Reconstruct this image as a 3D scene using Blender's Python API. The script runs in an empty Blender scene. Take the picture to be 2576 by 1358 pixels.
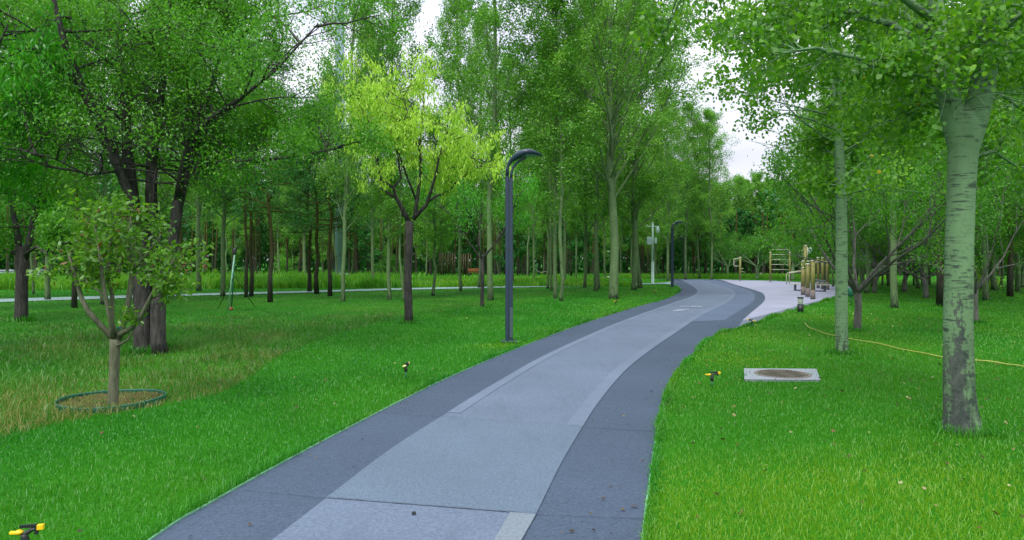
import bpy, math, random
import numpy as np
from mathutils import Vector, Matrix

# ------------------------------------------------------------------ camera, sky, sun, exposure
S = bpy.context.scene
COL = S.collection
EYE = 1.7
FPX = 1760.0          # focal length in photo units (photo width = 2576)
HOR = 655.0
cam_d = bpy.data.cameras.new("camera"); cam = bpy.data.objects.new("camera", cam_d); COL.objects.link(cam)
cam.location = (0, 0, EYE); cam.rotation_euler = (math.radians(90), 0, 0)
cam_d.sensor_width = 36.0; cam_d.lens = 36.0 * FPX / 2576.0
cam_d.shift_y = -(679.0 - HOR) / 2576.0
cam_d.clip_start = 0.05; cam_d.clip_end = 3000
S.camera = cam
S.view_settings.view_transform = 'Standard'; S.view_settings.look = 'None'
S.view_settings.exposure = 0.85; S.view_settings.gamma = 1.0
S.render.engine = 'CYCLES'
S.cycles.max_bounces = 8; S.cycles.diffuse_bounces = 5; S.cycles.transmission_bounces = 4
S.cycles.use_denoising = True

SUN_EL, SUN_AZ = math.radians(52), math.radians(204)
W = bpy.data.worlds.new("World"); S.world = W; W.use_nodes = True
nt = W.node_tree; nt.nodes.clear()
def wn(t, **k):
    n = nt.nodes.new(t)
    for a, b in k.items(): setattr(n, a, b)
    return n
out = wn('ShaderNodeOutputWorld'); bg = wn('ShaderNodeBackground'); bg.inputs['Strength'].default_value = 0.1
sky = wn('ShaderNodeTexSky', sky_type='NISHITA', sun_disc=False, sun_elevation=SUN_EL, sun_rotation=SUN_AZ)
tc = wn('ShaderNodeTexCoord'); mp = wn('ShaderNodeMapping'); mp.inputs['Scale'].default_value = (1.2, 1.2, 4.5)
nz = wn('ShaderNodeTexNoise'); nz.inputs['Scale'].default_value = 2.2; nz.inputs['Detail'].default_value = 5
cr = wn('ShaderNodeValToRGB')
cr.color_ramp.elements[0].position = 0.30; cr.color_ramp.elements[0].color = (6.6, 6.9, 8.6, 1)
cr.color_ramp.elements[1].position = 0.62; cr.color_ramp.elements[1].color = (10.6, 10.4, 11.4, 1)
mx = wn('ShaderNodeMix', data_type='RGBA'); mx.inputs['Factor'].default_value = 0.93
nt.links.new(tc.outputs['Generated'], mp.inputs['Vector']); nt.links.new(mp.outputs['Vector'], nz.inputs['Vector'])
nt.links.new(nz.outputs['Fac'], cr.inputs['Fac']); nt.links.new(sky.outputs['Color'], mx.inputs['A'])
sx = wn('ShaderNodeSeparateXYZ'); nt.links.new(tc.outputs['Generated'], sx.inputs[0])        # overcast sky: zenith brighter than horizon
mr = wn('ShaderNodeMapRange'); mr.inputs['From Min'].default_value = 0.05; mr.inputs['From Max'].default_value = 0.75; mr.inputs['To Min'].default_value = 0.50; mr.inputs['To Max'].default_value = 1.35
nt.links.new(sx.outputs['Z'], mr.inputs['Value']); ml = wn('ShaderNodeVectorMath', operation='SCALE')
nt.links.new(cr.outputs['Color'], ml.inputs[0]); nt.links.new(mr.outputs[0], ml.inputs['Scale']); nt.links.new(ml.outputs[0], mx.inputs['B']); nt.links.new(mx.outputs['Result'], bg.inputs['Color'])
nt.links.new(bg.outputs['Background'], out.inputs['Surface'])

sd = bpy.data.lights.new("sun", 'SUN'); sd.energy = 1.4; sd.angle = math.radians(18); sd.color = (1.0, 0.96, 0.9)
so = bpy.data.objects.new("sun", sd); COL.objects.link(so)
sv = Vector((math.sin(SUN_AZ) * math.cos(SUN_EL), math.cos(SUN_AZ) * math.cos(SUN_EL), math.sin(SUN_EL)))
so.rotation_euler = (-sv).to_track_quat('-Z', 'Y').to_euler()

# ------------------------------------------------------------------ helpers
def G(px, py, z=0.0):                    # ground point seen at photo pixel
    D = FPX * (EYE - z) / (py - HOR)
    return ((px - 1288.0) / FPX * D, D)
def A(px, py, D):                        # point at depth D
    return Vector(((px - 1288.0) / FPX * D, D, EYE - (py - HOR) / FPX * D))
def R(seed): return np.random.default_rng(seed)

def np_mesh(name, V, loops, starts, attrs=None, smooth=False):
    me = bpy.data.meshes.new(name)
    V = np.asarray(V, dtype=np.float32).reshape(-1, 3)
    loops = np.asarray(loops, dtype=np.int32); starts = np.asarray(starts, dtype=np.int32)
    me.vertices.add(len(V)); me.vertices.foreach_set('co', V.ravel())
    me.loops.add(len(loops)); me.loops.foreach_set('vertex_index', loops)
    me.polygons.add(len(starts)); me.polygons.foreach_set('loop_start', starts)
    if smooth: me.polygons.foreach_set('use_smooth', np.ones(len(starts), dtype=bool))
    me.update(calc_edges=True); me.validate()
    for k, a in (attrs or {}).items():
        at = me.attributes.new(k, 'FLOAT', 'FACE'); at.data.foreach_set('value', np.asarray(a, dtype=np.float32))
    return me

class MB:                                # mesh builder for solid things
    def __init__(s): s.v = []; s.f = []
    def add(s, vs, fs):
        o = len(s.v); s.v += [tuple(v) for v in vs]; s.f += [tuple(i + o for i in f) for f in fs]; return s
    def box(s, c, d, rz=0.0, m=None):
        x, y, z = d[0] / 2, d[1] / 2, d[2] / 2
        vs = [Vector((a * x, b * y, e * z)) for a in (-1, 1) for b in (-1, 1) for e in (-1, 1)]
        M = Matrix.Translation(c) @ Matrix.Rotation(rz, 4, 'Z')
        if m: M = M @ m
        vs = [M @ v for v in vs]
        return s.add(vs, [(0, 1, 3, 2), (4, 6, 7, 5), (0, 4, 5, 1), (2, 3, 7, 6), (0, 2, 6, 4), (1, 5, 7, 3)])
    def tube(s, pts, rad, seg=8, cap=True, knob=0.0, rng=None):
        pts = [Vector(p) for p in pts]; n = len(pts)
        if not hasattr(rad, '__len__'): rad = [rad] * n
        vs = []; fs = []
        ref = Vector((0.31, 0.95, 0.05)) if abs((pts[-1] - pts[0]).normalized().y) < 0.8 else Vector((1, 0, 0))
        for i, p in enumerate(pts):
            t = (pts[min(i + 1, n - 1)] - pts[max(i - 1, 0)])
            if t.length < 1e-6: t = Vector((0, 0, 1))
            t.normalize(); u = t.cross(ref)
            if u.length < 1e-3: u = t.cross(Vector((1, 0, 0)))
            u.normalize(); w = t.cross(u)
            for k in range(seg):
                a = 2 * math.pi * k / seg; r = rad[i]
                if knob and rng is not None: r *= 1 + rng.uniform(-knob, knob)
                vs.append(p + u * (math.cos(a) * r) + w * (math.sin(a) * r))
        for i in range(n - 1):
            for k in range(seg):
                k2 = (k + 1) % seg
                fs.append((i * seg + k, i * seg + k2, (i + 1) * seg + k2, (i + 1) * seg + k))
        if cap:
            fs.append(tuple(range(seg))[::-1]); fs.append(tuple((n - 1) * seg + k for k in range(seg)))
        return s.add(vs, fs)
    def lathe(s, prof, c=(0, 0, 0), seg=20):
        vs = []; fs = []; n = len(prof)
        for r, z in prof:
            for k in range(seg):
                a = 2 * math.pi * k / seg; vs.append((c[0] + r * math.cos(a), c[1] + r * math.sin(a), c[2] + z))
        for i in range(n - 1):
            for k in range(seg):
                k2 = (k + 1) % seg; fs.append((i * seg + k, i * seg + k2, (i + 1) * seg + k2, (i + 1) * seg + k))
        fs.append(tuple(range(seg))[::-1]); fs.append(tuple((n - 1) * seg + k for k in range(seg)))
        return s.add(vs, fs)
    def sweep(s, secs):                  # secs: (x, z, angle, thickness, width) ribbons lofted in the xz plane
        vs = []; fs = []
        for x, z, a, th, wd in secs:
            nx, nz_ = -math.sin(a), math.cos(a)
            for u, v in ((-.5, -.35), (-.5, .35), (-.3, .5), (.3, .5), (.5, .35), (.5, -.35), (.3, -.5), (-.3, -.5)):
                vs.append((x + nx * u * th, v * wd, z + nz_ * u * th))
        n = len(secs)
        for i in range(n - 1):
            for k in range(8):
                k2 = (k + 1) % 8; fs.append((i * 8 + k, i * 8 + k2, (i + 1) * 8 + k2, (i + 1) * 8 + k))
        fs.append(tuple(range(8))[::-1]); fs.append(tuple((n - 1) * 8 + k for k in range(8)))
        return s.add(vs, fs)
    def mesh(s, name, smooth=False, bevel=0):
        me = bpy.data.meshes.new(name); me.from_pydata(s.v, [], s.f); me.update()
        if smooth: me.polygons.foreach_set('use_smooth', [True] * len(me.polygons))
        return me
    def obj(s, name, mat, parent=None, smooth=False, bevel=0.0):
        o = link(name, s.mesh(name, smooth), mat, parent)
        if bevel:
            b = o.modifiers.new('bevel', 'BEVEL'); b.width = bevel; b.segments = 2; b.limit_method = 'ANGLE'
        return o

def link(name, me, mat, parent=None):
    o = bpy.data.objects.new(name, me); COL.objects.link(o)
    if mat and not me.materials: me.materials.append(mat)
    if parent: o.parent = parent
    return o
def tag(o, label=None, cat=None, group=None, kind=None):
    if label: o['label'] = label
    if cat: o['category'] = cat
    if group: o['group'] = group
    if kind: o['kind'] = kind
    return o
def empty(name, loc, label, cat, group=None, rz=0.0):
    o = bpy.data.objects.new(name, None); COL.objects.link(o); o.location = loc; o.rotation_euler[2] = rz
    o.empty_display_size = 0.2
    return tag(o, label, cat, group)
def copy_tree(o, parent=None):
    c = o.copy(); COL.objects.link(c)
    if parent: c.parent = parent
    for ch in o.children: copy_tree(ch, c)
    return c

# ------------------------------------------------------------------ materials
class Mat:
    def __init__(s, name):
        s.m = bpy.data.materials.new(name); s.m.use_nodes = True; s.t = s.m.node_tree; s.t.nodes.clear()
        s.out = s.n('ShaderNodeOutputMaterial')
    def n(s, t, **k):
        nd = s.t.nodes.new(t)
        for a, b in k.items():
            if a.startswith('i_'): nd.inputs[a[2:].replace('_', ' ')].default_value = b
            else: setattr(nd, a, b)
        return nd
    def l(s, a, b): s.t.links.new(a, b)
    def coord(s, kind='Object', scale=(1, 1, 1)):
        if kind == 'World': src = s.n('ShaderNodeNewGeometry').outputs['Position']
        else: src = s.n('ShaderNodeTexCoord').outputs[kind]
        mp = s.n('ShaderNodeMapping'); mp.inputs['Scale'].default_value = scale; s.l(src, mp.inputs['Vector'])
        return mp.outputs['Vector']
    def noise(s, vec, scale, detail=4, rough=0.55):
        n = s.n('ShaderNodeTexNoise'); n.inputs['Scale'].default_value = scale; n.inputs['Detail'].default_value = detail
        n.inputs['Roughness'].default_value = rough; s.l(vec, n.inputs['Vector']); return n.outputs['Fac']
    def ramp(s, fac, stops):
        n = s.n('ShaderNodeValToRGB'); e = n.color_ramp.elements
        while len(e) < len(stops): e.new(0.5)
        for i, (p, c) in enumerate(stops): e[i].position = p; e[i].color = (*c, 1) if len(c) == 3 else c
        s.l(fac, n.inputs['Fac']); return n.outputs['Color']
    def mix(s, fac, a, b, mode='MIX'):
        n = s.n('ShaderNodeMix', data_type='RGBA', blend_type=mode)
        for v, i in ((fac, 'Factor'), (a, 'A'), (b, 'B')):
            if hasattr(v, 'links') or hasattr(v, 'is_linked'): s.l(v, n.inputs[i])
            else: n.inputs[i].default_value = v if i == 'Factor' else (*v, 1)
        return n.outputs['Result']
    def math(s, op, a, b=0.0, c=None, clamp=False):
        n = s.n('ShaderNodeMath', operation=op, use_clamp=clamp)
        for v, i in ((a, 0), (b, 1), (c, 2)):
            if v is None: continue
            if hasattr(v, 'is_linked'): s.l(v, n.inputs[i])
            else: n.inputs[i].default_value = v
        return n.outputs[0]
    def bsdf(s, col, rough=0.7, metal=0.0, bump=None, bstr=0.3, bdist=0.01, spec=0.4):
        b = s.n('ShaderNodeBsdfPrincipled'); b.inputs['Metallic'].default_value = metal
        b.inputs['Specular IOR Level'].default_value = spec
        if hasattr(col, 'is_linked'): s.l(col, b.inputs['Base Color'])
        else: b.inputs['Base Color'].default_value = (*col, 1)
        if hasattr(rough, 'is_linked'): s.l(rough, b.inputs['Roughness'])
        else: b.inputs['Roughness'].default_value = rough
        if bump is not None:
            bn = s.n('ShaderNodeBump'); bn.inputs['Strength'].default_value = bstr; bn.inputs['Distance'].default_value = bdist
            s.l(bump, bn.inputs['Height']); s.l(bn.outputs['Normal'], b.inputs['Normal'])
        s.l(b.outputs['BSDF'], s.out.inputs['Surface']); return s.m

def leaf_mat(name, cols, trans=0.48, yellow=None, ynum=0.03, gloss=0.03, tcol=None):
    m = Mat(name); at = m.n('ShaderNodeAttribute', attribute_name='rnd').outputs['Fac']
    oi = m.n('ShaderNodeObjectInfo').outputs['Random']
    v = m.math('ADD', m.math('MULTIPLY', at, 0.85), m.math('MULTIPLY', oi, 0.15))
    cl = m.noise(m.coord('World'), 0.9, 3)
    v = m.math('ADD', v, m.math('MULTIPLY', m.math('SUBTRACT', cl, 0.5), 0.7), clamp=True)
    stops = [(i / (len(cols) - 1), c) for i, c in enumerate(cols)]
    c = m.ramp(v, stops)
    if yellow:
        msk = m.math('LESS_THAN', at, ynum)
        c = m.mix(msk, c, yellow)
    d = m.n('ShaderNodeBsdfDiffuse'); m.l(c, d.inputs['Color'])
    t = m.n('ShaderNodeBsdfTranslucent')
    tc_ = m.mix(1.0, c, tcol or (1.25, 1.3, 0.7), 'MULTIPLY'); m.l(tc_, t.inputs['Color'])
    mx1 = m.n('ShaderNodeMixShader'); mx1.inputs[0].default_value = trans
    m.l(d.outputs[0], mx1.inputs[1]); m.l(t.outputs[0], mx1.inputs[2])
    g = m.n('ShaderNodeBsdfGlossy'); g.inputs['Roughness'].default_value = 0.42; g.inputs['Color'].default_value = (0.8, 0.9, 0.85, 1)
    mx2 = m.n('ShaderNodeMixShader'); mx2.inputs[0].default_value = gloss
    m.l(mx1.outputs[0], mx2.inputs[1]); m.l(g.outputs[0], mx2.inputs[2])
    m.l(mx2.outputs[0], m.out.inputs['Surface']); return m.m

L_POP = leaf_mat('leaf_poplar', [(0.042, 0.155, 0.012), (0.11, 0.32, 0.028), (0.25, 0.50, 0.06)], yellow=(0.45, 0.36, 0.03), ynum=0.006)
L_ASP = leaf_mat('leaf_aspen', [(0.03, 0.13, 0.008), (0.085, 0.26, 0.012), (0.20, 0.42, 0.018)], yellow=(0.50, 0.40, 0.02), ynum=0.022)
L_ELM = leaf_mat('leaf_elm', [(0.034, 0.145, 0.010), (0.085, 0.30, 0.018), (0.22, 0.50, 0.035)])
L_ASHG = leaf_mat('leaf_green_ash', [(0.03, 0.19, 0.010), (0.06, 0.33, 0.014), (0.15, 0.48, 0.02)])
L_GOLD = leaf_mat('leaf_gold', [(0.23, 0.48, 0.03), (0.43, 0.70, 0.06), (0.60, 0.84, 0.14)], trans=0.45, tcol=(1.1, 1.1, 0.8))
L_CRAB = leaf_mat('leaf_crab', [(0.035, 0.13, 0.006), (0.085, 0.24, 0.012), (0.19, 0.38, 0.03)], yellow=(0.20, 0.10, 0.02), ynum=0.05)
L_VASE = leaf_mat('leaf_dark', [(0.025, 0.12, 0.007), (0.06, 0.24, 0.012), (0.14, 0.38, 0.02)])
L_PINE = leaf_mat('needle_pine', [(0.010, 0.07, 0.010), (0.022, 0.14, 0.018), (0.05, 0.24, 0.03)], trans=0.25, yellow=(0.12, 0.07, 0.02), ynum=0.07)
L_FAR = leaf_mat('leaf_far_wood', [(0.010, 0.08, 0.012), (0.03, 0.18, 0.03), (0.08, 0.32, 0.07)])
L_BUSH = leaf_mat('leaf_bush', [(0.05, 0.22, 0.015), (0.12, 0.38, 0.03), (0.30, 0.55, 0.05)])
L_MEAD = leaf_mat('meadow_blade', [(0.035, 0.19, 0.010), (0.10, 0.32, 0.018), (0.22, 0.42, 0.035)], trans=0.35)

def bark_poplar(name, base, dark, scars=0.5, foot=0.9):
    m = Mat(name)
    c1 = m.noise(m.coord('Object', (1, 1, 0.5)), 3.0, 4)
    col = m.ramp(c1, [(0.3, tuple(x * 0.72 for x in base)), (0.7, base)])
    h = m.noise(m.coord('Object', (3.0, 3.0, 22)), 2.2, 3, 0.5)                       # horizontal lenticel dashes
    msk = m.ramp(h, [(0.565, (0, 0, 0)), (0.62, (1, 1, 1))])
    brk = m.ramp(m.noise(m.coord('Object', (1, 1, .6)), 3.1, 4, .6), [(0.42, (.12, .12, .12)), (0.58, (1, 1, 1))])
    col = m.mix(m.math('MULTIPLY', m.math('MULTIPLY', msk, brk), scars), col, dark)
    h2 = m.noise(m.coord('Object', (1.1, 1.1, 9)), 2.6, 4, 0.6)
    col = m.mix(m.math('MULTIPLY', m.ramp(h2, [(0.63, (0, 0, 0)), (0.67, (1, 1, 1))]), 0.8), col, dark)
    vor = m.n('ShaderNodeTexVoronoi'); vor.inputs['Scale'].default_value = 26; m.l(m.coord('Object', (1, 1, 0.7)), vor.inputs['Vector'])
    dots = m.ramp(vor.outputs['Distance'], [(0.24, (1, 1, 1)), (0.34, (0, 0, 0))])
    sep = m.n('ShaderNodeSeparateXYZ'); m.l(m.n('ShaderNodeTexCoord').outputs['Object'], sep.inputs[0])
    low = m.math('SUBTRACT', 1.0, m.math('DIVIDE', sep.outputs['Z'], foot * 2.2), clamp=True)
    col = m.mix(m.math('MULTIPLY', dots, m.math('ADD', m.math('MULTIPLY', low, 0.9), 0.12)), col, dark)
    rg = m.noise(m.coord('Object', (9, 9, 2.2)), 1.6, 5, 0.6)
    rough = m.math('MULTIPLY', m.math('MULTIPLY', m.math('SUBTRACT', rg, 0.42), 6.0, clamp=True),
                   m.math('SUBTRACT', 1.15, m.math('DIVIDE', sep.outputs['Z'], foot), clamp=True))
    col = m.mix(rough, col, tuple(x * 0.9 for x in dark))
    return m.bsdf(col, 0.85, bump=m.mix(0.5, h, rg), bstr=0.35, bdist=0.02, spec=0.2)
def bark_rough(name, a, b, sc=1.0, extra=None):
    m = Mat(name)
    r = m.noise(m.coord('Object', (14 * sc, 14 * sc, 2.6 * sc)), 1.5, 6, 0.65)
    col = m.ramp(r, [(0.32, a), (0.62, b)])
    if extra:                                                                         # upper bark of the pines
        sep = m.n('ShaderNodeSeparateXYZ'); m.l(m.n('ShaderNodeTexCoord').outputs['Object'], sep.inputs[0])
        nn = m.noise(m.coord('Object'), 2.0, 3)
        f = m.math('ADD', m.math('DIVIDE', sep.outputs['Z'], 2.4), m.math('MULTIPLY', m.math('SUBTRACT', nn, 0.9), 1.2), clamp=True)
        col = m.mix(f, col, m.ramp(r, [(0.3, tuple(x * 0.5 for x in extra)), (0.65, extra)]))
    return m.bsdf(col, 0.95, bump=r, bstr=0.9, bdist=0.03, spec=0.1)
B_POP = bark_poplar('bark_poplar', (0.135, 0.22, 0.09), (0.035, 0.06, 0.03), 0.75)
def scar_bark():
    B_ = bark_poplar('bark_aspen_scarred', (0.155, 0.28, 0.135), (0.035, 0.05, 0.04), 0.85, 0.95)
    t = B_.node_tree; bs = [n for n in t.nodes if n.type == 'BSDF_PRINCIPLED'][0]; src = bs.inputs['Base Color'].links[0].from_socket
    m = Mat.__new__(Mat); m.m = B_; m.t = t
    co = m.n('ShaderNodeTexCoord').outputs['Object']; sp = m.n('ShaderNodeSeparateXYZ'); m.l(co, sp.inputs[0])
    base = V2(2420, 1085)
    wob = m.noise(m.coord('Object', (6, 6, 3.4)), 2.4, 6, .7)
    dx = m.math('ABSOLUTE', m.math('ADD', m.math('SUBTRACT', sp.outputs['X'], SC_X), m.math('MULTIPLY', m.math('SUBTRACT', wob, .5), .26)))
    # half width along the height: broad at the ground, pinched at 0.75 m, thin tongue up to 1.45 m
    cr_ = m.n('ShaderNodeValToRGB'); e = cr_.color_ramp.elements
    for p_, v_ in ((0.0, .09), (.30, .05), (.42, .075), (.50, .035), (.62, .03), (.82, .022), (.93, .0)):
        q = e.new(p_); q.color = (v_, v_, v_, 1)
    e.remove(e[-1]); e.remove(e[0])
    m.l(m.math('DIVIDE', sp.outputs['Z'], 1.6, clamp=True), cr_.inputs['Fac'])
    msk = m.math('MULTIPLY', m.math('SUBTRACT', cr_.outputs['Color'], dx), 60, clamp=True)
    kn = m.n('ShaderNodeTexVoronoi'); kn.inputs['Scale'].default_value = 2.1; m.l(m.coord('Object', (1.4, 1.4, 3.4)), kn.inputs['Vector'])
    km = m.ramp(kn.outputs['Distance'], [(.16, (1, 1, 1)), (.22, (0, 0, 0))])
    dk = m.ramp(wob, [(.35, (.02, .03, .03)), (.65, (.085, .09, .085))])
    c = m.mix(m.math('MULTIPLY', km, .85), src, (.035, .055, .04)); c = m.mix(m.math('MULTIPLY', msk, .88), c, dk)
    m.l(c, bs.inputs['Base Color']); return B_
SC_X = 4.375
B_POP2 = bark_poplar('bark_poplar_near', (0.16, 0.29, 0.14), (0.035, 0.05, 0.035), 0.9, 0.5)
B_DARK = bark_rough('bark_dark', (0.018, 0.022, 0.018), (0.075, 0.07, 0.065))
B_PINE = bark_rough('bark_pine', (0.022, 0.026, 0.018), (0.062, 0.062, 0.045), extra=(0.075, 0.075, 0.022))
B_TWIG = bark_rough('bark_young', (0.075, 0.09, 0.05), (0.16, 0.17, 0.11), 1.5)
B_VASE = bark_rough('bark_vase', (0.05, 0.06, 0.045), (0.15, 0.15, 0.13))
B_PALE = bark_rough('bark_pale_young', (0.12, 0.20, 0.10), (0.26, 0.38, 0.20), 0.7)

def paint(name, col, rough=0.45, metal=0.0, var=0.12, spec=0.5):
    m = Mat(name); n = m.noise(m.coord('Object'), 9, 4)
    c = m.ramp(n, [(0.3, tuple(x * (1 - var) for x in col)), (0.7, tuple(min(1, x * (1 + var)) for x in col))])
    return m.bsdf(c, rough, metal, spec=spec)
M_LAMP = paint('lamp_paint', (0.018, 0.038, 0.062), 0.38)
M_LAMPG = paint('lamp_panel', (0.05, 0.085, 0.09), 0.4)
M_GLASS = paint('lamp_lens', (0.16, 0.26, 0.22), 0.25)
M_WHITE = paint('camera_pole_white', (0.42, 0.60, 0.48), 0.5)
M_WGREY = paint('cabinet_grey', (0.36, 0.50, 0.44), 0.5)
M_BLACK = paint('black_plastic', (0.012, 0.018, 0.016), 0.45)
M_YEL = paint('yellow_plastic', (0.85, 0.55, 0.01), 0.4)
M_CREAM = paint('cream_plastic', (0.75, 0.62, 0.25), 0.4)
M_POST = paint('olive_post', (0.19, 0.19, 0.045), 0.5)
M_FOOT = paint('post_foot_brown', (0.17, 0.145, 0.13), 0.7)
M_BAR = paint('pale_bar', (0.42, 0.45, 0.30), 0.4)
M_CAP = paint('post_cap', (0.50, 0.50, 0.38), 0.4)
M_STEEL = paint('dark_steel', (0.05, 0.065, 0.09), 0.5)
M_GRN = paint('green_metal', (0.015, 0.12, 0.07), 0.45)
M_GRNP = paint('green_pale_pipe', (0.20, 0.42, 0.28), 0.45)
M_HOSE = paint('hose_yellow', (0.38, 0.42, 0.08), 0.5)
M_ORANGE = paint('orange_wood', (0.22, 0.075, 0.015), 0.6)
M_RED = paint('berry_red', (0.20, 0.055, 0.015), 0.4)
M_MAST = paint('mast_concrete', (0.22, 0.30, 0.36), 0.7)
M_WOOD = paint('timber_brown', (0.055, 0.045, 0.015), 0.8, var=0.35)
M_FENCE = paint('fence_white', (0.38, 0.40, 0.52), 0.6)
M_STONE = paint('pale_stone', (0.50, 0.56, 0.48), 0.8)
M_SOIL = bark_rough('soil', (0.03, 0.035, 0.015), (0.14, 0.11, 0.05), 1.0)

def paving(name, col, speck, amount, scale=170.0, streak=0.0):
    m = Mat(name); w = m.coord('World')
    big = m.noise(w, 0.55, 4); mid = m.noise(w, 7.0, 3)
    c = m.ramp(big, [(0.3, tuple(x * 0.87 for x in col)), (0.7, tuple(x * 1.09 for x in col))])
    c = m.mix(m.math('MULTIPLY', mid, 0.10), c, tuple(x * 0.6 for x in col))
    n1 = m.noise(w, scale, 2, 0.7); n2 = m.noise(w, scale * 0.28, 4, 0.8)
    msk = m.ramp(n1, [(0.56, (0, 0, 0)), (0.64, (1, 1, 1))])
    c = m.mix(m.math('MULTIPLY', msk, amount), c, speck)
    msk2 = m.ramp(n2, [(0.60, (0, 0, 0)), (0.68, (1, 1, 1))])
    c = m.mix(m.math('MULTIPLY', msk2, amount * 0.7), c, speck)
    lig = m.ramp(n2, [(0.28, (1, 1, 1)), (0.36, (0, 0, 0))])
    c = m.mix(m.math('MULTIPLY', lig, amount * 0.6), c, tuple(min(1, x * 1.5) for x in col))
    c = m.mix(1.0, c, m.ramp(n2, [(0.34, (1.22, 1.22, 1.2)), (0.66, (0.74, 0.75, 0.78))]), 'MULTIPLY')
    if streak:                                                                        # faint old scuffs running along the lane
        mp = m.coord('World', (2.6, 0.5, 1)); st = m.noise(mp, 1.7, 5, 0.7)
        c = m.mix(m.math('MULTIPLY', m.ramp(st, [(0.52, (0, 0, 0)), (0.66, (1, 1, 1))]), streak * 1.6), c, tuple(x * 0.72 for x in col))
    return m.bsdf(c, 0.88, bump=n2, bstr=0.35, bdist=0.006, spec=0.25)
P_DARK = paving('asphalt_dark_blue', (0.058, 0.086, 0.124), (0.018, 0.026, 0.05), 0.75)
P_MED = paving('asphalt_medium_blue', (0.092, 0.13, 0.19), (0.06, 0.08, 0.14), 0.35)
P_LIGHT = paving('asphalt_light_blue', (0.110, 0.156, 0.200), (0.04, 0.06, 0.10), 0.85, streak=0.3)
P_LAV = paving('asphalt_light_lavender', (0.118, 0.158, 0.212), (0.06, 0.08, 0.13), 0.6, streak=0.3)
P_EDGE = paving('asphalt_edge_stripe', (0.132, 0.174, 0.232), (0.08, 0.10, 0.16), 0.5)
P_SQ = paving('pale_marking', (0.155, 0.195, 0.22), (0.20, 0.24, 0.27), 0.4)
P_PLAZA = paving('rubber_plaza', (0.295, 0.315, 0.395), (0.22, 0.235, 0.30), 0.25)
P_BORDER = paving('plaza_border', (0.14, 0.17, 0.21), (0.10, 0.12, 0.16), 0.35)
P_WALK = paving('walk_concrete', (0.22, 0.33, 0.31), (0.2, 0.3, 0.28), 0.25)
P_SLAB = paving('slab_concrete', (0.27, 0.31, 0.33), (0.2, 0.25, 0.25), 0.35)
P_LINE = paving('road_writing', (0.25, 0.29, 0.36), (0.4, 0.42, 0.52), 0.3)
P_JOINT = paint('joint_tar', (0.055, 0.075, 0.105), 0.9)
M_EDGING = paint('edging_strip', (0.14, 0.36, 0.20), 0.6)

# ------------------------------------------------------------------ ground and paving
def gmat():
    m = Mat('ground_turf'); w = m.coord('World')
    a = m.noise(w, 0.22, 4); b = m.noise(w, 3.0, 5); f = m.noise(w, 45, 3, 0.7)
    c = m.ramp(a, [(0.3, (0.010, 0.13, 0.004)), (0.52, (0.025, 0.19, 0.005)), (0.75, (0.06, 0.25, 0.008))])
    c = m.mix(m.math('MULTIPLY', b, 0.5), c, (0.02, 0.10, 0.006))
    fine = m.ramp(f, [(0.35, (0.55, 0.55, 0.5)), (0.65, (1.3, 1.3, 1.2))])
    c = m.mix(1.0, c, fine, 'MULTIPLY')
    return m.bsdf(c, 0.95, bump=f, bstr=0.8, bdist=0.03, spec=0.1)
M_TURF = gmat()
gv = MB(); gx = [-700, -160, -60, 60, 160, 700]; gy = [-60, 0, 60, 140, 300, 1200]
gv.add([(x, y, 0) for y in gy for x in gx], [(j * 6 + i, j * 6 + i + 1, (j + 1) * 6 + i + 1, (j + 1) * 6 + i) for j in range(5) for i in range(5)])
tag(gv.obj('ground', M_TURF), kind='structure')

def curve(pp, n=8):                       # smooth world curve (Catmull-Rom) through ground pixels
    P = [Vector((*G(*p), 0)) for p in pp]; out = []
    for i in range(len(P) - 1):
        p0 = P[max(i - 1, 0)]; p1 = P[i]; p2 = P[i + 1]; p3 = P[min(i + 2, len(P) - 1)]
        for k in range(n):
            t = k / n
            a = 0.5 * ((2 * p1) + (p2 - p0) * t + (2 * p0 - 5 * p1 + 4 * p2 - p3) * t * t + (3 * p1 - p0 - 3 * p2 + p3) * t ** 3)
            # keep the end spans from overshooting
            out.append(a if (p2 - p1).length < 14 else p1.lerp(p2, t))
    out.append(P[-1]); return out
E_LEFT = [(-700, 2150), (384, 1358.6), (529, 1269.5), (701, 1172.8), (851.6, 1092.2), (1012, 1009), (1138, 947.3), (1293, 881.4), (1445.7, 822.8),
          (1557, 786.2), (1635, 763.5), (1661, 757.7), (1689.7, 746.6), (1707.8, 736.3), (1713, 729.8), (1710.4, 723.3), (1702.6, 718), (1694.9, 715.8), (1688.4, 709), (1684.5, 702.3)]
L_LANE = [(30, 1870), (690.5, 1358.6), (819.4, 1258.7), (980.5, 1135.2), (1109, 1051.6), (1240.6, 969.3), (1381, 890.2), (1533.5, 821.3), (1621.4, 787.7),
          (1667.6, 771.3), (1700, 759.6), (1731, 749.9), (1749.3, 740.8), (1754.5, 732.4), (1745.4, 722), (1728.6, 712.3), (1715.6, 705.1), (1708, 702.6)]
R_LANE = [(1020, 1870), (1316, 1358.6), (1348.4, 1299), (1410, 1172.8), (1466.4, 1076), (1508, 1012), (1571.6, 935.6), (1636, 882.9), (1711, 831),
          (1745.4, 807), (1777.9, 786.9), (1810.3, 771.3), (1836.2, 757), (1847.9, 745.3), (1849.2, 736.3), (1837.5, 727.8), (1810.3, 718.1), (1784.4, 710.3), (1766.2, 704.5), (1757, 702.9)]
M_OUT = [(1823, 806), (1842.7, 793.3), (1879, 770), (1895.9, 757), (1899, 746.6), (1893.3, 735), (1875, 727.2), (1842.7, 716.8), (1809, 706.4), (1795, 703.4)]
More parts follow.
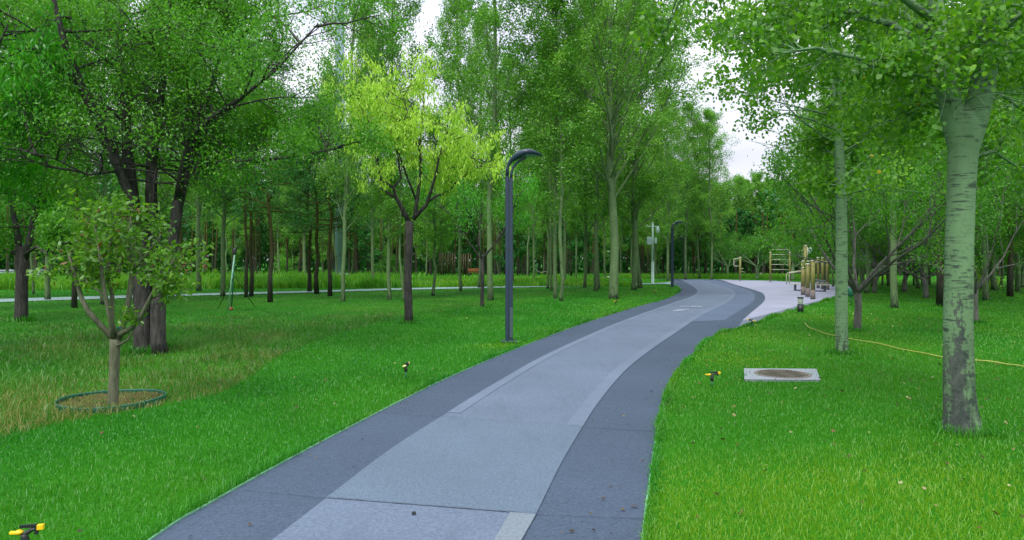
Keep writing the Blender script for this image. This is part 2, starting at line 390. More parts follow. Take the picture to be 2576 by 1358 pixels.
D_OUT = [(1868, 807), (1881.6, 794.6), (1902.4, 776.5), (1919, 762.2), (1925, 749.9), (1919.2, 738.9), (1905, 732.4), (1875, 723.3), (1842.7, 714.2), (1816.8, 705.1), (1806, 703.6)]
E_RIGHT = [(1560, 2150), (1617, 1358.6), (1633, 1221), (1649, 1110), (1655, 1060), (1668, 1010), (1691.7, 953), (1715, 923.9), (1760.8, 874), (1780.5, 855.3), (1816.8, 837.4),
           (1855.7, 825.8), (1901, 814), (1949.7, 795.3), (2014, 775), (2060, 762), (2105, 748), (2150, 738)]
PL_NEAR = [(1868, 807), (1949.7, 786.4), (2014, 768), (2060, 756.5), (2105, 744), (2150, 735)]
PL_FAR = [(2190, 724), (2110, 717.5), (2048, 712), (1949.7, 706.7), (1855.7, 705.0), (1806, 703.6)]
c_left, c_ll, c_rl, c_mo, c_do, c_er, c_pn = [curve(x) for x in (E_LEFT, L_LANE, R_LANE, M_OUT, D_OUT, E_RIGHT, PL_NEAR)]
def V2(px, py): x, y = G(px, py); return Vector((x, y, 0))
FAR_TOP = [V2(2190, 724), V2(2110, 717.5), V2(2048, 712), V2(1949.7, 706.7), V2(1855.7, 704.7), V2(1806, 703.2), V2(1757, 702.4), V2(1684.5, 701.8), V2(1610, 701.2)]

def ribbon(name, A_, B_, z, mat, kind='structure'):         # sheet between two polylines, resampled to equal count
    def res(c, n):
        d = [0]
        for i in range(1, len(c)): d.append(d[-1] + (c[i] - c[i - 1]).length)
        o = []; j = 0
        for k in range(n):
            t = d[-1] * k / (n - 1)
            while j < len(d) - 2 and d[j + 1] < t: j += 1
            s = (t - d[j]) / max(1e-6, d[j + 1] - d[j]); o.append(c[j].lerp(c[j + 1], min(1, max(0, s))))
        return o
    n = 160; a = res(A_, n); b = res(B_, n); m = MB()
    m.add([(p.x, p.y, z) for p in a] + [(p.x, p.y, z) for p in b], [(i, n + i, n + i + 1, i + 1) for i in range(n - 1)])
    return tag(m.obj(name, mat), kind=kind)
def poly(name, pts, z, mat, kind='structure'):
    import mathutils
    t = mathutils.geometry.tessellate_polygon([[Vector((p.x, p.y, 0)) for p in pts]])
    m = MB(); m.add([(p.x, p.y, z) for p in pts], [tuple(x) for x in t])
    o = m.obj(name, mat)
    if o.data.polygons[0].normal.z < 0: o.data.flip_normals()
    return tag(o, kind=kind) if kind else o
ASPH = c_left + [V2(1655, 702.2), V2(1655, 701.2)] + FAR_TOP[::-1][1:] + c_er[::-1]
poly('path', ASPH, 0.010, P_DARK)
LANE = c_ll + c_rl[::-1]
def clipy(c, y0, y1): return [p for p in c if y0 <= p.y <= y1]
poly('path_light_lane', LANE, 0.014, P_LAV)
J1 = [(314.5 + x * .5371, 1006.3 + y * .5371) for x, y in ((560, 430), (940, 468), (1500, 512), (1925, 546), (2100, 552), (2440, 566))]
J2 = [(1006.3 + x * .2929, 786.2 + y * .2929) for x, y in ((-300, 858), (0, 878), (350, 905), (1000, 955), (1570, 990), (1800, 1008), (2190, 1030))]
J3 = [(1293, 881.4), (1375, 889.5)]
yj1l, yj1r = V2(*J1[1]).y, V2(*J1[3]).y; yj2l, yj2r = V2(*J2[2]).y, V2(*J2[4]).y
sec = [V2(*J1[1])] + [p for p in c_ll if yj1l < p.y < yj2l] + [V2(*J2[2]), V2(*J2[3]), V2(*J2[4])] + [p for p in c_rl if yj1r < p.y < yj2r][::-1] + [V2(*J1[3]), V2(*J1[2])]
poly('path_light_panel', sec, 0.018, P_LIGHT)
def offs(c, d):
    o = []
    for i, p in enumerate(c):
        t = (c[min(i + 1, len(c) - 1)] - c[max(i - 1, 0)]).normalized(); o.append(p + Vector((t.y, -t.x, 0)) * d)
    return o
rl_far = [p for p in c_rl if p.y > yj2r]; ll_far = [p for p in c_ll if p.y > yj2l]; ll_near = [p for p in c_ll if p.y < yj1l]
ribbon('path_edge_stripe', rl_far, offs(rl_far, -0.17), 0.0185, P_EDGE)
ribbon('path_edge_stripe', offs(ll_far, 0.15), ll_far, 0.0185, P_EDGE)
sqp = [V2(1348.4, 1301), V2(1283, 1296), V2(1245, 1362), V2(1150, 1560), V2(1214, 1560), V2(1314, 1362)]
poly('path_pale_square', sqp, 0.022, P_SQ)
poly('path_bend_band', [p for p in c_rl if p.y > V2(1745, 812).y] + c_mo[::-1], 0.0142, P_MED)
poly('plaza', c_pn + FAR_TOP[:6] + c_do[::-1][1:], 0.016, P_PLAZA)
poly('plaza_border', c_pn + [p for p in c_er if p.y > V2(1855, 826).y][::-1], 0.0135, P_BORDER)
def crack(pp, w, z, seed):
    rg = R(seed); c = [V2(*p) for p in pp]; a = []; b = []
    for i in range(len(c) - 1):
        for k in range(30):
            p = c[i].lerp(c[i + 1], k / 30); e = rg.normal(0, w * 0.5); ww = w * rg.uniform(0.3, 1.3)
            a.append(p + Vector((0, e + ww / 2, 0))); b.append(p + Vector((0, e - ww / 2, 0)))
    m = MB(); n = len(a)
    m.add([(p.x, p.y, z) for p in b] + [(p.x, p.y, z) for p in a], [(i, i + 1, n + i + 1, n + i) for i in range(n - 1)])
    return tag(m.obj('path_joint', P_JOINT), kind='structure')
crack(J1, 0.007, 0.0255, 1); crack(J2, 0.009, 0.0255, 2); crack(J3, 0.006, 0.0255, 3)
# side walk on the left
W_UP = [(-700, 776), (0, 753.1), (314.5, 744.2), (465, 740.2), (692, 734.8), (1006, 725.9), (1250, 721), (1494.5, 717.0), (1587, 714.6), (1640, 712.9), (1671.5, 711.4), (1689, 709.0)]
W_LO = [(-700, 790), (0, 761.2), (314.5, 750.9), (465, 745.2), (692, 739.2), (1006, 729.9), (1250, 724.7), (1494.5, 719.9), (1587, 717.1), (1640, 715.2), (1660, 714.6), (1697, 716.5)]
w_up = [V2(*p) for p in W_UP]; w_lo = [V2(*p) for p in W_LO]
poly('side_path', w_lo + w_up[::-1], 0.03, P_WALK)

# writing on the path: two rows of white strokes
tw = MB()
def stroke(x0, y0, x1, y1, x2, y2, x3, y3):
    q = [G(x0, y0), G(x1, y1), G(x2, y2), G(x3, y3)]
    tw.add([(p[0], p[1], 0.026) for p in q], [(0, 1, 2, 3)])
def za(x, y): return (1635.2 + x * .1297, 679.2 + y * .1297)
for (xa, xb, y, h, sk) in ((460, 705, 803, 10, 12), (525, 760, 777, 9, 12), (580, 770, 715, 8, 8), (800, 1015, 720, 11, 10), (905, 1040, 655, 6, 8)):
    a = za(xa - sk, y + h); b = za(xb - sk, y + h); c = za(xb, y - h); d = za(xa, y - h)
    if y < 700: continue
    stroke(*a, *b, *c, *d)
for x, y in ((650, 803), (600, 803), (680, 777), (690, 715), (880, 720), (950, 720)):   # short cross strokes
    a = za(x, y + 22); stroke(a[0], a[1], a[0] + 3, a[1], a[0] + 4.2, a[1] - 3, a[0] + 1.2, a[1] - 3)
o = tw.obj('path_writing', P_LINE); tag(o, kind='structure')

# thin edging strip between paving and lawn
def edging(name, c, h=0.022, w=0.012):
    m = MB(); a = offs(c, w / 2); b = offs(c, -w / 2); n = len(c)
    m.add([(p.x, p.y, 0) for p in a] + [(p.x, p.y, h) for p in a] + [(p.x, p.y, h) for p in b] + [(p.x, p.y, 0) for p in b],
          [(k * n + i, k * n + i + 1, (k + 1) * n + i + 1, (k + 1) * n + i) for k in range(3) for i in range(n - 1)])
    return tag(m.obj(name, M_EDGING), kind='structure')
edging('kerb_edging', c_left[:-8]); edging('kerb_edging', c_er)

# ------------------------------------------------------------------ grass
def inside(poly_, X, Y):
    r = np.zeros(len(X), bool); n = len(poly_); j = n - 1
    for i in range(n):
        xi, yi, xj, yj = poly_[i].x, poly_[i].y, poly_[j].x, poly_[j].y
        if yi != yj:
            c = ((yi > Y) != (yj > Y)) & (X < (xj - xi) * (Y - yi) / (yj - yi) + xi); r ^= c
        j = i
    return r
WALKP = w_lo + w_up[::-1]
SLABP = [V2(1871, 929), V2(2054, 930), V2(2066, 962), V2(1872, 961)]
ROUGH = [V2(*p) for p in ((-900, 1420), (-300, 1170), (0, 1105), (160, 1065), (400, 1025), (560, 990), (640, 945), (690, 905), (800, 855), (1000, 803), (1230, 765), (1500, 732), (1500, 722), (1006, 731), (692, 741), (465, 747), (0, 763), (-700, 792))]
rc = V2(281, 1010)
def fnoise(x, y, s, seed):               # cheap smooth noise in world metres
    rg = R(seed); v = np.zeros_like(x)
    for k in range(6):
        a, p, f = rg.uniform(0, 6.28), rg.uniform(0, 6.28), s * rg.uniform(0.5, 2.2)
        v += np.sin((x * math.cos(a) + y * math.sin(a)) * f + p)
    return v / 6 ** 0.5
def scatter(N, r0, r1, seed, ang=0.80, power=0.0):
    rg = R(seed); u = rg.uniform(0, 1, N)
    r = r0 * (r1 / r0) ** u if power == 0 else (r0 ** power + u * (r1 ** power - r0 ** power)) ** (1 / power)
    a = rg.uniform(-ang, ang, N)
    return r * np.sin(a), r * np.cos(a), r
def blades(name, X, Y, H, Wd, lean, mat, seed, yel, droop=0.35):
    rg = R(seed); N = len(X)
    yaw = rg.uniform(0, 2 * math.pi, N); la = rg.uniform(0, 2 * math.pi, N); ln = np.abs(rg.normal(0, lean, N))
    ux, uy = np.cos(yaw) * Wd / 2, np.sin(yaw) * Wd / 2
    lx, ly = np.cos(la) * ln * H, np.sin(la) * ln * H
    z0 = np.zeros(N)
    mz = H * 0.6; tz = H * np.clip(1 - droop * ln, 0.3, 1)
    V = np.stack([np.stack([X - ux, Y - uy, z0], 1), np.stack([X + ux, Y + uy, z0], 1),
                  np.stack([X + lx * .35 + ux * .8, Y + ly * .35 + uy * .8, mz], 1), np.stack([X + lx * .35 - ux * .8, Y + ly * .35 - uy * .8, mz], 1),
                  np.stack([X + lx, Y + ly, tz], 1)], 1)
    b = np.arange(N)[:, None] * 5
    loops = (b + np.array([0, 1, 2, 3, 3, 2, 4])).ravel(); st = (np.arange(N)[:, None] * 7 + np.array([0, 4])).ravel()
    tone = .5 + .5 * np.clip(.6 * fnoise(X, Y, .7, 51) + .5 * fnoise(X, Y, 2.4, 52), -1, 1)
    rnd = np.repeat(np.clip(.52 * rg.uniform(0, 1, N) + .48 * tone, 0, 1), 2)
    me = np_mesh(name, V.reshape(-1, 3), loops, st, {'rnd': rnd, 'yel': np.repeat(yel, 2)})
    return link(name, me, mat)
def grass_mat(name, lo, mid, hi, straw):
    m = Mat(name); at = m.n('ShaderNodeAttribute', attribute_name='rnd').outputs['Fac']
    ye = m.n('ShaderNodeAttribute', attribute_name='yel').outputs['Fac']
    c = m.ramp(at, [(0.0, lo), (0.55, mid), (1.0, hi)]); c = m.mix(ye, c, straw)
    d = m.n('ShaderNodeBsdfDiffuse'); t = m.n('ShaderNodeBsdfTranslucent'); m.l(c, d.inputs[0]); m.l(c, t.inputs[0])
    x = m.n('ShaderNodeMixShader'); x.inputs[0].default_value = 0.4; m.l(d.outputs[0], x.inputs[1]); m.l(t.outputs[0], x.inputs[2])
    g = m.n('ShaderNodeBsdfGlossy'); g.inputs['Roughness'].default_value = 0.45
    y = m.n('ShaderNodeMixShader'); y.inputs[0].default_value = 0.045; m.l(x.outputs[0], y.inputs[1]); m.l(g.outputs[0], y.inputs[2])
    m.l(y.outputs[0], m.out.inputs['Surface']); return m.m
M_LAWN = grass_mat('lawn_blade', (0.012, 0.165, 0.004), (0.028, 0.27, 0.006), (0.08, 0.38, 0.024), (0.16, 0.37, 0.006))
M_ROUGHG = grass_mat('rough_blade', (0.015, 0.12, 0.006), (0.04, 0.20, 0.010), (0.11, 0.33, 0.03), (0.24, 0.25, 0.055))

def gz(x, y, px, py, s):
    cx, cy = G(px, py); return np.exp(-((x - cx) ** 2 + (y - cy) ** 2) / (2 * s * s))
X, Y, r = scatter(860000, 2.3, 75, 11, ang=1.08, power=0.25)
bad = inside(ASPH, X, Y) | inside(WALKP, X, Y) | inside(SLABP, X, Y)
rough = inside(ROUGH, X, Y)
ringm = (X - rc.x) ** 2 + (Y - rc.y) ** 2 < 0.60 ** 2
ok = ~bad & ~rough
x, y, rr = X[ok], Y[ok], r[ok]
rg = R(5)
right = (x > 0.6) & (x > (y - 9) * 0.2)
yel = 0.06 + 0.12 * np.clip(fnoise(x, y, 1.1, 3), -1, 1) + np.where(right, 0.22, 0.0)
for (px, py, s, w) in ((2250, 1330, 0.9, .75), (1800, 1330, 0.7, .6), (2480, 1250, 0.8, .6), (2100, 1290, .7, .5), (1880, 905, 0.7, .5), (2120, 800, 1.3, .4), (1235, 872, 0.28, .75), (1290, 866, 0.3, .6), (1950, 850, 1.5, .3), (600, 1230, .35, .3)):
    yel += w * gz(x, y, px, py, s)
yel = np.clip(yel + rg.normal(0, .10, len(x)), 0, 1)
H = rg.uniform(0.028, 0.058, len(x)) * (1 + 0.18 * fnoise(x, y, 3.5, 9))
tall = rg.uniform(0, 1, len(x)) < 0.02; H[tall] *= 1.7
tag(blades('lawn_grass', x, y, H, 0.0037 * np.maximum(1, rr / 5.0), 0.7, M_LAWN, 21, yel), 'short mown green grass of the lawns beside the path', 'grass', kind='stuff')

# tufts that creep over the paving edge
def edge_pts(c, n, sd, seed, inward):
    rg = R(seed); d = np.cumsum([0] + [(c[i + 1] - c[i]).length for i in range(len(c) - 1)])
    u = rg.uniform(0, 1, n) ** 2.0 * d[-1]; ix = np.clip(np.searchsorted(d, u) - 1, 0, len(c) - 2)
    o = np.abs(rg.normal(0, sd, n)) * inward; xs = []; ys = []
    for k in range(n):
        i = ix[k]; s = (u[k] - d[i]) / max(1e-6, d[i + 1] - d[i]); p = c[i].lerp(c[i + 1], s); t = (c[i + 1] - c[i]).normalized()
        xs.append(p.x + t.y * o[k]); ys.append(p.y - t.x * o[k])
    return np.array(xs), np.array(ys)
ex1, ey1 = edge_pts([p for p in c_er if p.y > 3], 9000, .035, 31, 1); ex2, ey2 = edge_pts([p for p in c_left if 3 < p.y < 40], 6500, .03, 32, -1)
ex = np.concatenate([ex1, ex2]); ey = np.concatenate([ey1, ey2]); er = np.hypot(ex, ey); rg = R(33)
tag(blades('edge_grass', ex, ey, rg.uniform(.05, .12, len(ex)) * (1 + 0.4 * fnoise(ex, ey, 2.5, 4)).clip(.4, 1.6), .005 * np.maximum(1, er / 5.5), 0.6, M_LAWN, 34,
    np.clip(.2 + .25 * fnoise(ex, ey, 1.0, 8), 0, 1), .4), 'ragged grass fringe creeping over the paving edges', 'grass', kind='stuff')

ok = ~bad & rough & ~ringm & (rg.uniform(0, 1, len(X)) < 0.75 if len(rg.uniform(0, 1, 1)) else True)
x, y, rr = X[ok], Y[ok], r[ok]; rg = R(6)
n1 = fnoise(x, y, 1.0, 13); n2 = fnoise(x, y, 2.6, 14)
yel = np.clip(0.06 + 0.16 * n1 + 0.12 * n2, 0, .7)
edge_d = gz(x, y, 560, 1000, 1.2) + gz(x, y, 250, 1070, 1.2) + gz(x, y, 700, 920, 1.3) + gz(x, y, 0, 1060, .9) + gz(x, y, 150, 1000, .6) + .6 * gz(x, y, 480, 880, 1.0) + .6 * gz(x, y, 1100, 770, 2.5)
yel = np.clip(yel + 0.42 * edge_d, 0, .95) * (rg.uniform(0, 1, len(x)) < 0.72)
H = rg.uniform(0.05, 0.15, len(x)) * np.clip(1 + 0.35 * n2, .45, 1.7) * np.clip((27 - rr) / 9, .28, 1)
tag(blades('rough_grass', x, y, H, 0.0048 * np.maximum(1, rr / 6.5), 1.0, M_ROUGHG, 22, yel, .45), 'long unmown grass mixed with straw under the trees on the left', 'grass', kind='stuff')
# bright tall meadow strip behind the side walk
rg = R(7); N = 60000
mxp = rg.uniform(-46, 8, N); myp = 37 + (mxp + 46) * 0.17 + np.abs(rg.normal(0, 1, N)) * 9
k = myp < 75; mxp, myp = mxp[k], myp[k]
Hm = rg.uniform(.35, .85, len(mxp)) * np.clip(1 + .35 * fnoise(mxp, myp, .8, 3), .3, 1.6) * np.where(mxp > -8, .55, 1)
tag(blades('meadow_grass', mxp, myp, Hm, np.full(len(mxp), .055), 0.45, L_MEAD, 23, np.zeros(len(mxp)), .3), 'tall bright yellow-green meadow strip behind the pale side walk', 'meadow', kind='stuff')
# low growth at the far right and behind the plaza
mxp = rg.uniform(10, 34, 16000); myp = 66 + np.abs(rg.normal(0, 1, 16000)) * 5 - (mxp - 22).clip(0) * .4
tag(blades('verge_grass', mxp, myp, rg.uniform(.15, .5, 16000), np.full(16000, .05), .4, L_MEAD, 24, np.zeros(16000), .3), 'longer grass verge behind the plaza', 'grass', kind='stuff')

# taller tufts where the mower cannot reach
tx = []; ty = []; th = []; rg = R(35)
for px, py, q, n, h in ((2420, 1085, .22, 520, .14), (2118, 890, .15, 380, .12), (2157, 832, .13, 220, .12), (362, 887, .26, 420, .20), (398, 880, .22, 320, .20), (1280, 862, .17, 240, .09), (1027, 813, .15, 240, .12), (1543, 753, .25, 160, .12), (52, 808, .22, 260, .2), (1213, 774, .12, 120, .12), (2014, 789, .11, 160, .10), (2366, 771, .22, 180, .12), (2454, 812, .14, 180, .13), (1873, 945, .12, 50, .07), (2063, 945, .12, 50, .07)):
    cx, cy = G(px, py); a = rg.uniform(0, 6.28, n); d = q * rg.uniform(.75, 1.35, n) + np.abs(rg.normal(0, .05, n)); tx.append(cx + d * np.cos(a)); ty.append(cy + d * np.sin(a)); th.append(h * rg.uniform(.4, 1.2, n))
tx = np.concatenate(tx); ty = np.concatenate(ty); th = np.concatenate(th)
tag(blades('tuft_grass', tx, ty, th, .0045 * np.maximum(1, np.hypot(tx, ty) / 5.5), .55, M_LAWN, 36, np.clip(rg.normal(.12, .12, len(tx)), 0, .6), .4), 'taller unmown tufts round the trunks and posts', 'grass', kind='stuff')

# fallen leaves
def scatter_leaves(name, N, seed, cond, mat, label, size=.02):
    rg = R(seed); x = rg.uniform(-9, 12, N); y = rg.uniform(3, 24, N); k = cond(x, y); x, y = x[k], y[k]; n = len(x)
    a = rg.uniform(0, 6.28, n); s = size * rg.uniform(.6, 1.5, n); V = []
    z = rg.uniform(.03, .05, n)
    c = np.stack([x, y, z], 1); u = np.stack([np.cos(a) * s, np.sin(a) * s, rg.normal(0, .3, n) * s], 1); v = np.stack([-np.sin(a) * s * .7, np.cos(a) * s * .7, rg.normal(0, .4, n) * s], 1)
    V = np.stack([c - u, c + v, c + u, c - v], 1).reshape(-1, 3)
    me = np_mesh(name, V, np.arange(4 * n), np.arange(n) * 4, {'rnd': rg.uniform(0, 1, n)})
    return tag(link(name, me, mat), label, 'fallen leaves', kind='stuff')
M_FALL = leaf_mat('fallen_leaf', [(0.02, 0.02, 0.012), (0.12, 0.07, 0.02), (0.40, 0.42, 0.20)], trans=.1)
scatter_leaves('fallen_leaves', 2600, 41, lambda x, y: ~inside(ASPH, x, y) & (x > 0.5), M_FALL, 'small brown and pale fallen leaves dotted over the right lawn', .018)
scatter_leaves('fallen_leaves', 600, 42, lambda x, y: ~inside(ASPH, x, y) & (x < 0.5), M_FALL, 'few small fallen leaves dotted over the left lawn', .016)

rg = R(43); n = 46; ex_, ey_ = edge_pts([p for p in c_er if 3.5 < p.y < 16], n, .28, 44, -1); ex2_, ey2_ = edge_pts([p for p in c_left if 3.5 < p.y < 20], n, .35, 45, 1)
ex_ = np.concatenate([ex_, ex2_]); ey_ = np.concatenate([ey_, ey2_]); N_ = len(ex_); a_ = rg.uniform(0, 6.28, N_); s_ = .017 * rg.uniform(.5, 1.4, N_)
c_ = np.stack([ex_, ey_, np.full(N_, .028)], 1); u_ = np.stack([np.cos(a_) * s_, np.sin(a_) * s_, np.zeros(N_)], 1); v_ = np.stack([-np.sin(a_) * s_ * .6, np.cos(a_) * s_ * .6, rg.uniform(0, .008, N_)], 1)
tag(link('path_leaves', np_mesh('path_leaves', np.stack([c_ - u_, c_ + v_, c_ + u_, c_ - v_], 1).reshape(-1, 3), np.arange(4 * N_), np.arange(N_) * 4, {'rnd': rg.uniform(0, .7, N_)}), M_FALL), 'few small dry leaves lying near the edges of the blue path', 'fallen leaves', kind='stuff')

# ------------------------------------------------------------------ foliage
def leaf_mesh(name, C, size, shape, seed, down=0.0, aspect=0.6, clus=None):
    rg = R(seed); N = len(C); C = np.asarray(C, dtype=np.float64)
    d = rg.normal(0, 1, (N, 3)); d[:, 2] -= down; d /= np.linalg.norm(d, axis=1)[:, None]
    nrm = rg.normal(0, 1, (N, 3)); nrm[:, 2] += 0.6
    s = np.cross(d, nrm); s /= np.linalg.norm(s, axis=1)[:, None] + 1e-9
    nn = np.cross(s, d)
    L = (size * rg.uniform(.65, 1.3, N))[:, None]; Wd = L * aspect
    if shape == 'round':
        prof = [(0, 0), (.18, .42), (.5, .52), (.8, .28), (1.05, 0), (.8, -.28), (.5, -.52), (.18, -.42)]
        V = np.stack([C + d * L * a + s * Wd * b + nn * L * (.10 * abs(b) * 2) for a, b in prof], 1); k = 8
    else:
        prof = [(0, 0), (.45, .5), (1, 0), (.45, -.5)]
        V = np.stack([C + d * L * a + s * Wd * b for a, b in prof], 1); k = 4
    rnd = rg.uniform(0, 1, N)
    if clus is not None: rnd = np.clip(.45 * rnd + .55 * clus, 0, 1)
    return np_mesh(name, V.reshape(-1, 3), np.arange(N * k), np.arange(N) * k, {'rnd': rnd})
def vrand(rg): v = Vector(rg.normal(0, 1, 3)); return v.normalized()
def perp(d, rg):
    p = d.cross(vrand(rg))
    return p.normalized() if p.length > 1e-4 else Vector((1, 0, 0))
UP = Vector((0, 0, 1))
def grow(wood, rg, p, d, L, r, lev, cfg, anchors):
    n = 5 if lev == 0 else 3; pts = [p.copy()]; q = p.copy(); dd = d.copy(); wd = cfg.get('wander', .16); tr = cfg.get('up', .06)
    for i in range(n):
        dd = (dd + vrand(rg) * wd + UP * tr).normalized(); q = q + dd * (L / n); pts.append(q.copy())
    if r > cfg.get('rmin', .0025): wood.tube(pts, [max(.002, r * (1 - .8 * i / n)) for i in range(n + 1)], 6 if r > .03 else 4, cap=False)
    if lev >= cfg['levels']:
        anchors += [p_ for p_ in pts[1:]]; return
    k = cfg['kids'][lev]
    for j in range(k):
        t = .25 + .75 * (j + rg.uniform(0, 1)) / k; i = min(n - 1, int(t * n)); c = pts[i].lerp(pts[i + 1], t * n - i)
        ax = (pts[i + 1] - pts[i]).normalized(); sp = rg.uniform(*cfg.get('spread', (.5, .95)))
        nd = (ax * math.cos(sp) + perp(ax, rg) * math.sin(sp)).normalized()
        grow(wood, rg, c, nd, L * cfg.get('ratio', .5) * (1.15 - .5 * t) * rg.uniform(.75, 1.2), r * .5 * (1.1 - .5 * t), lev + 1, cfg, anchors)
    anchors.append(pts[-1])
def spray(anchors, N, sig, seed, sz=1.0):
    rg = R(seed); a = np.array([tuple(p) for p in anchors]); i = rg.integers(0, len(a), N); n = rg.normal(0, sig, (N, 3)); n[:, 2] *= sz
    cv = rg.uniform(0, 1, len(a)); return a[i] + n, cv[i]
def lerp_path(pts, t):
    n = len(pts) - 1; i = min(n - 1, int(t * n)); return pts[i].lerp(pts[i + 1], t * n - i)

def poplar(seed, H=16.5, z0=4.0, Rm=2.5, d0=.24, N=29000, leaf=.10, mat=L_POP, bark=B_POP, limbs=52, shape='quad'):
    rg = R(seed); wood = MB(); an = []
    pts = []; q = Vector((0, 0, -.05)); off = Vector((0, 0, 0))
    for i in range(15):
        t = i / 14; pts.append(Vector((off.x, off.y, -.05 + H * t))); off += Vector((rg.normal(0, .05), rg.normal(0, .05), 0))
    rad = [d0 / 2 * (1.25 if i == 0 else 1.0) * max(.06, (1 - i / 14) ** .55) for i in range(15)]
    pts.insert(1, Vector((0, 0, .25))); rad.insert(1, d0 / 2 * 1.02)
    wood.tube(pts, rad, 12)
    for j in range(limbs):
        t = j / (limbs - 1); z = z0 + (H * .97 - z0) * t; f = z / H
        c = Vector((0, 0, 0)); k = min(len(pts) - 2, max(0, int(f * 14) + 1)); c = pts[k].lerp(pts[k + 1], .5); c.z = z
        az = j * 2.4 + rg.uniform(-.5, .5); el = rg.uniform(.55, 1.0) + .25 * t
        sh = math.sin(math.pi * min(1, .22 + .78 * t) ** .8) ** .8 + .12
        L = Rm * sh * rg.uniform(.75, 1.15) / max(.45, math.cos(el)) * .8
        if t < .12: L *= .8
        d = Vector((math.cos(az) * math.cos(el), math.sin(az) * math.cos(el), math.sin(el)))
        r0_ = max(.014, d0 * .5 * (1 - f) * .42)
        grow(wood, rg, c, d, L, r0_, 0, dict(levels=1, kids=[7], up=.05, wander=.16, ratio=.42), an)
    C, cl = spray([p for p in an if rg.uniform() < .6], N, .17, seed + 1)
    return wood.mesh('trunk', True), leaf_mesh('crown', C, leaf, shape, seed + 2, .35, .8, cl), bark, mat

def pine(seed, H=11.5, z0=4.2, N=12000, Rm=2.1, d0=.22, nl=.17, na=.17):
    rg = R(seed); wood = MB(); an = []
    pts = [Vector((rg.normal(0, .04) * i * .5, rg.normal(0, .04) * i * .5, -.05 + H * i / 10)) for i in range(11)]
    wood.tube(pts, [d0 / 2 * (1.15 if i == 0 else 1) * max(.08, 1 - i / 10.5) for i in range(11)], 10)
    for j in range(7):                                    # bare dead limbs low on the trunk
        z = rg.uniform(2.2, z0 + .5); az = rg.uniform(0, 6.28); c = lerp_path(pts, z / H)
        grow(wood, rg, c, Vector((math.cos(az), math.sin(az), .3)).normalized(), rg.uniform(.6, 1.4), .018, 0, dict(levels=1, kids=[3], up=.0, wander=.25, ratio=.5), [])
    for j in range(34):
        t = j / 33; z = z0 + (H - z0) * t; az = j * 2.4 + rg.uniform(-.4, .4); el = rg.uniform(-.05, .25) + .7 * t
        L = Rm * (1 - t) ** .6 * rg.uniform(.7, 1.1) + .3; c = lerp_path(pts, min(.99, z / H))
        grow(wood, rg, c, Vector((math.cos(az) * math.cos(el), math.sin(az) * math.cos(el), math.sin(el))), L, .03 * (1 - t) + .01, 0, dict(levels=1, kids=[7], up=.05, wander=.2, ratio=.4), an)
    C, cl = spray(an, N, .11, seed + 1)
    return wood.mesh('trunk', True), leaf_mesh('crown', C, nl, 'quad', seed + 2, -.4, na, cl), B_PINE, L_PINE

def vase(seed, H=4.9, fork=.95, N=17000, Rm=2.2, d0=.18, leaf=.07, mat=L_VASE, bark=B_VASE, limbs=7, asp=.55, down=.4, shape='quad'):
    rg = R(seed); wood = MB(); an = []
    pts = [Vector((0, 0, -.05)), Vector((.01, 0, .15)), Vector((rg.normal(0, .02), rg.normal(0, .02), fork * .6)), Vector((rg.normal(0, .03), 0, fork))]
    wood.tube(pts, [d0 * .6, d0 * .5, d0 * .44, d0 * .5], 10)
    for j in range(limbs):
        az = j * 6.28 / limbs + rg.uniform(-.4, .4); el = rg.uniform(.45, .95)
        d = Vector((math.cos(az) * math.cos(el), math.sin(az) * math.cos(el), math.sin(el))); L = (H - fork) * rg.uniform(.75, 1.0)
        grow(wood, rg, pts[-1] - UP * rg.uniform(0, .15), d, L, d0 * .24, 0, dict(levels=2, kids=[6, 5], up=.12, wander=.2, ratio=.5), an)
    an = [p for p in an if p.z > fork + .45]
    C, cl = spray(an, N, .13, seed + 1)
    return wood.mesh('trunk', True), leaf_mesh('crown', C, leaf, shape, seed + 2, down, asp, cl), bark, mat

PROTO = {}
def make(kind):
    if kind in PROTO: return PROTO[kind]
    b, k = kind[:-1], int(kind[-1])
    if b == 'pop': r_ = poplar(100 + k, H=16.5 + k * .5, z0=2.9 + .35 * k, Rm=2.6 - .15 * (k % 3))
    elif b == 'bigpop': r_ = poplar(140 + k, H=16, z0=4.3, Rm=4.9, d0=.40, N=80000, limbs=60, leaf=.085)
    elif b == 'slim': r_ = poplar(150 + k, H=14.5, z0=3.8, Rm=1.5, d0=.15, N=11000, limbs=40)
    elif b == 'lowpop': r_ = poplar(170 + k, H=12.5, z0=1.6, Rm=2.3, d0=.2, N=17000, limbs=46, leaf=.13, mat=L_POP)
    elif b == 'pine': r_ = pine(200 + k, H=11 + .6 * k)
    elif b == 'lowpine': r_ = pine(230 + k, H=9.5 + k, z0=1.9, N=13000, Rm=2.6, nl=.28, na=.34)
    elif b == 'vase': r_ = vase(300 + k)
    elif b == 'palevase': r_ = vase(320 + k, H=4.2, fork=1.1, bark=B_PALE, mat=L_VASE, N=7000, leaf=.1, d0=.2)
    elif b == 'darkash': r_ = vase(340 + k, H=5.2, fork=1.75, N=7000, Rm=2, d0=.14, leaf=.09, mat=L_ASHG, bark=B_DARK, limbs=5, asp=.3, down=1.5)
    PROTO[kind] = r_; return r_
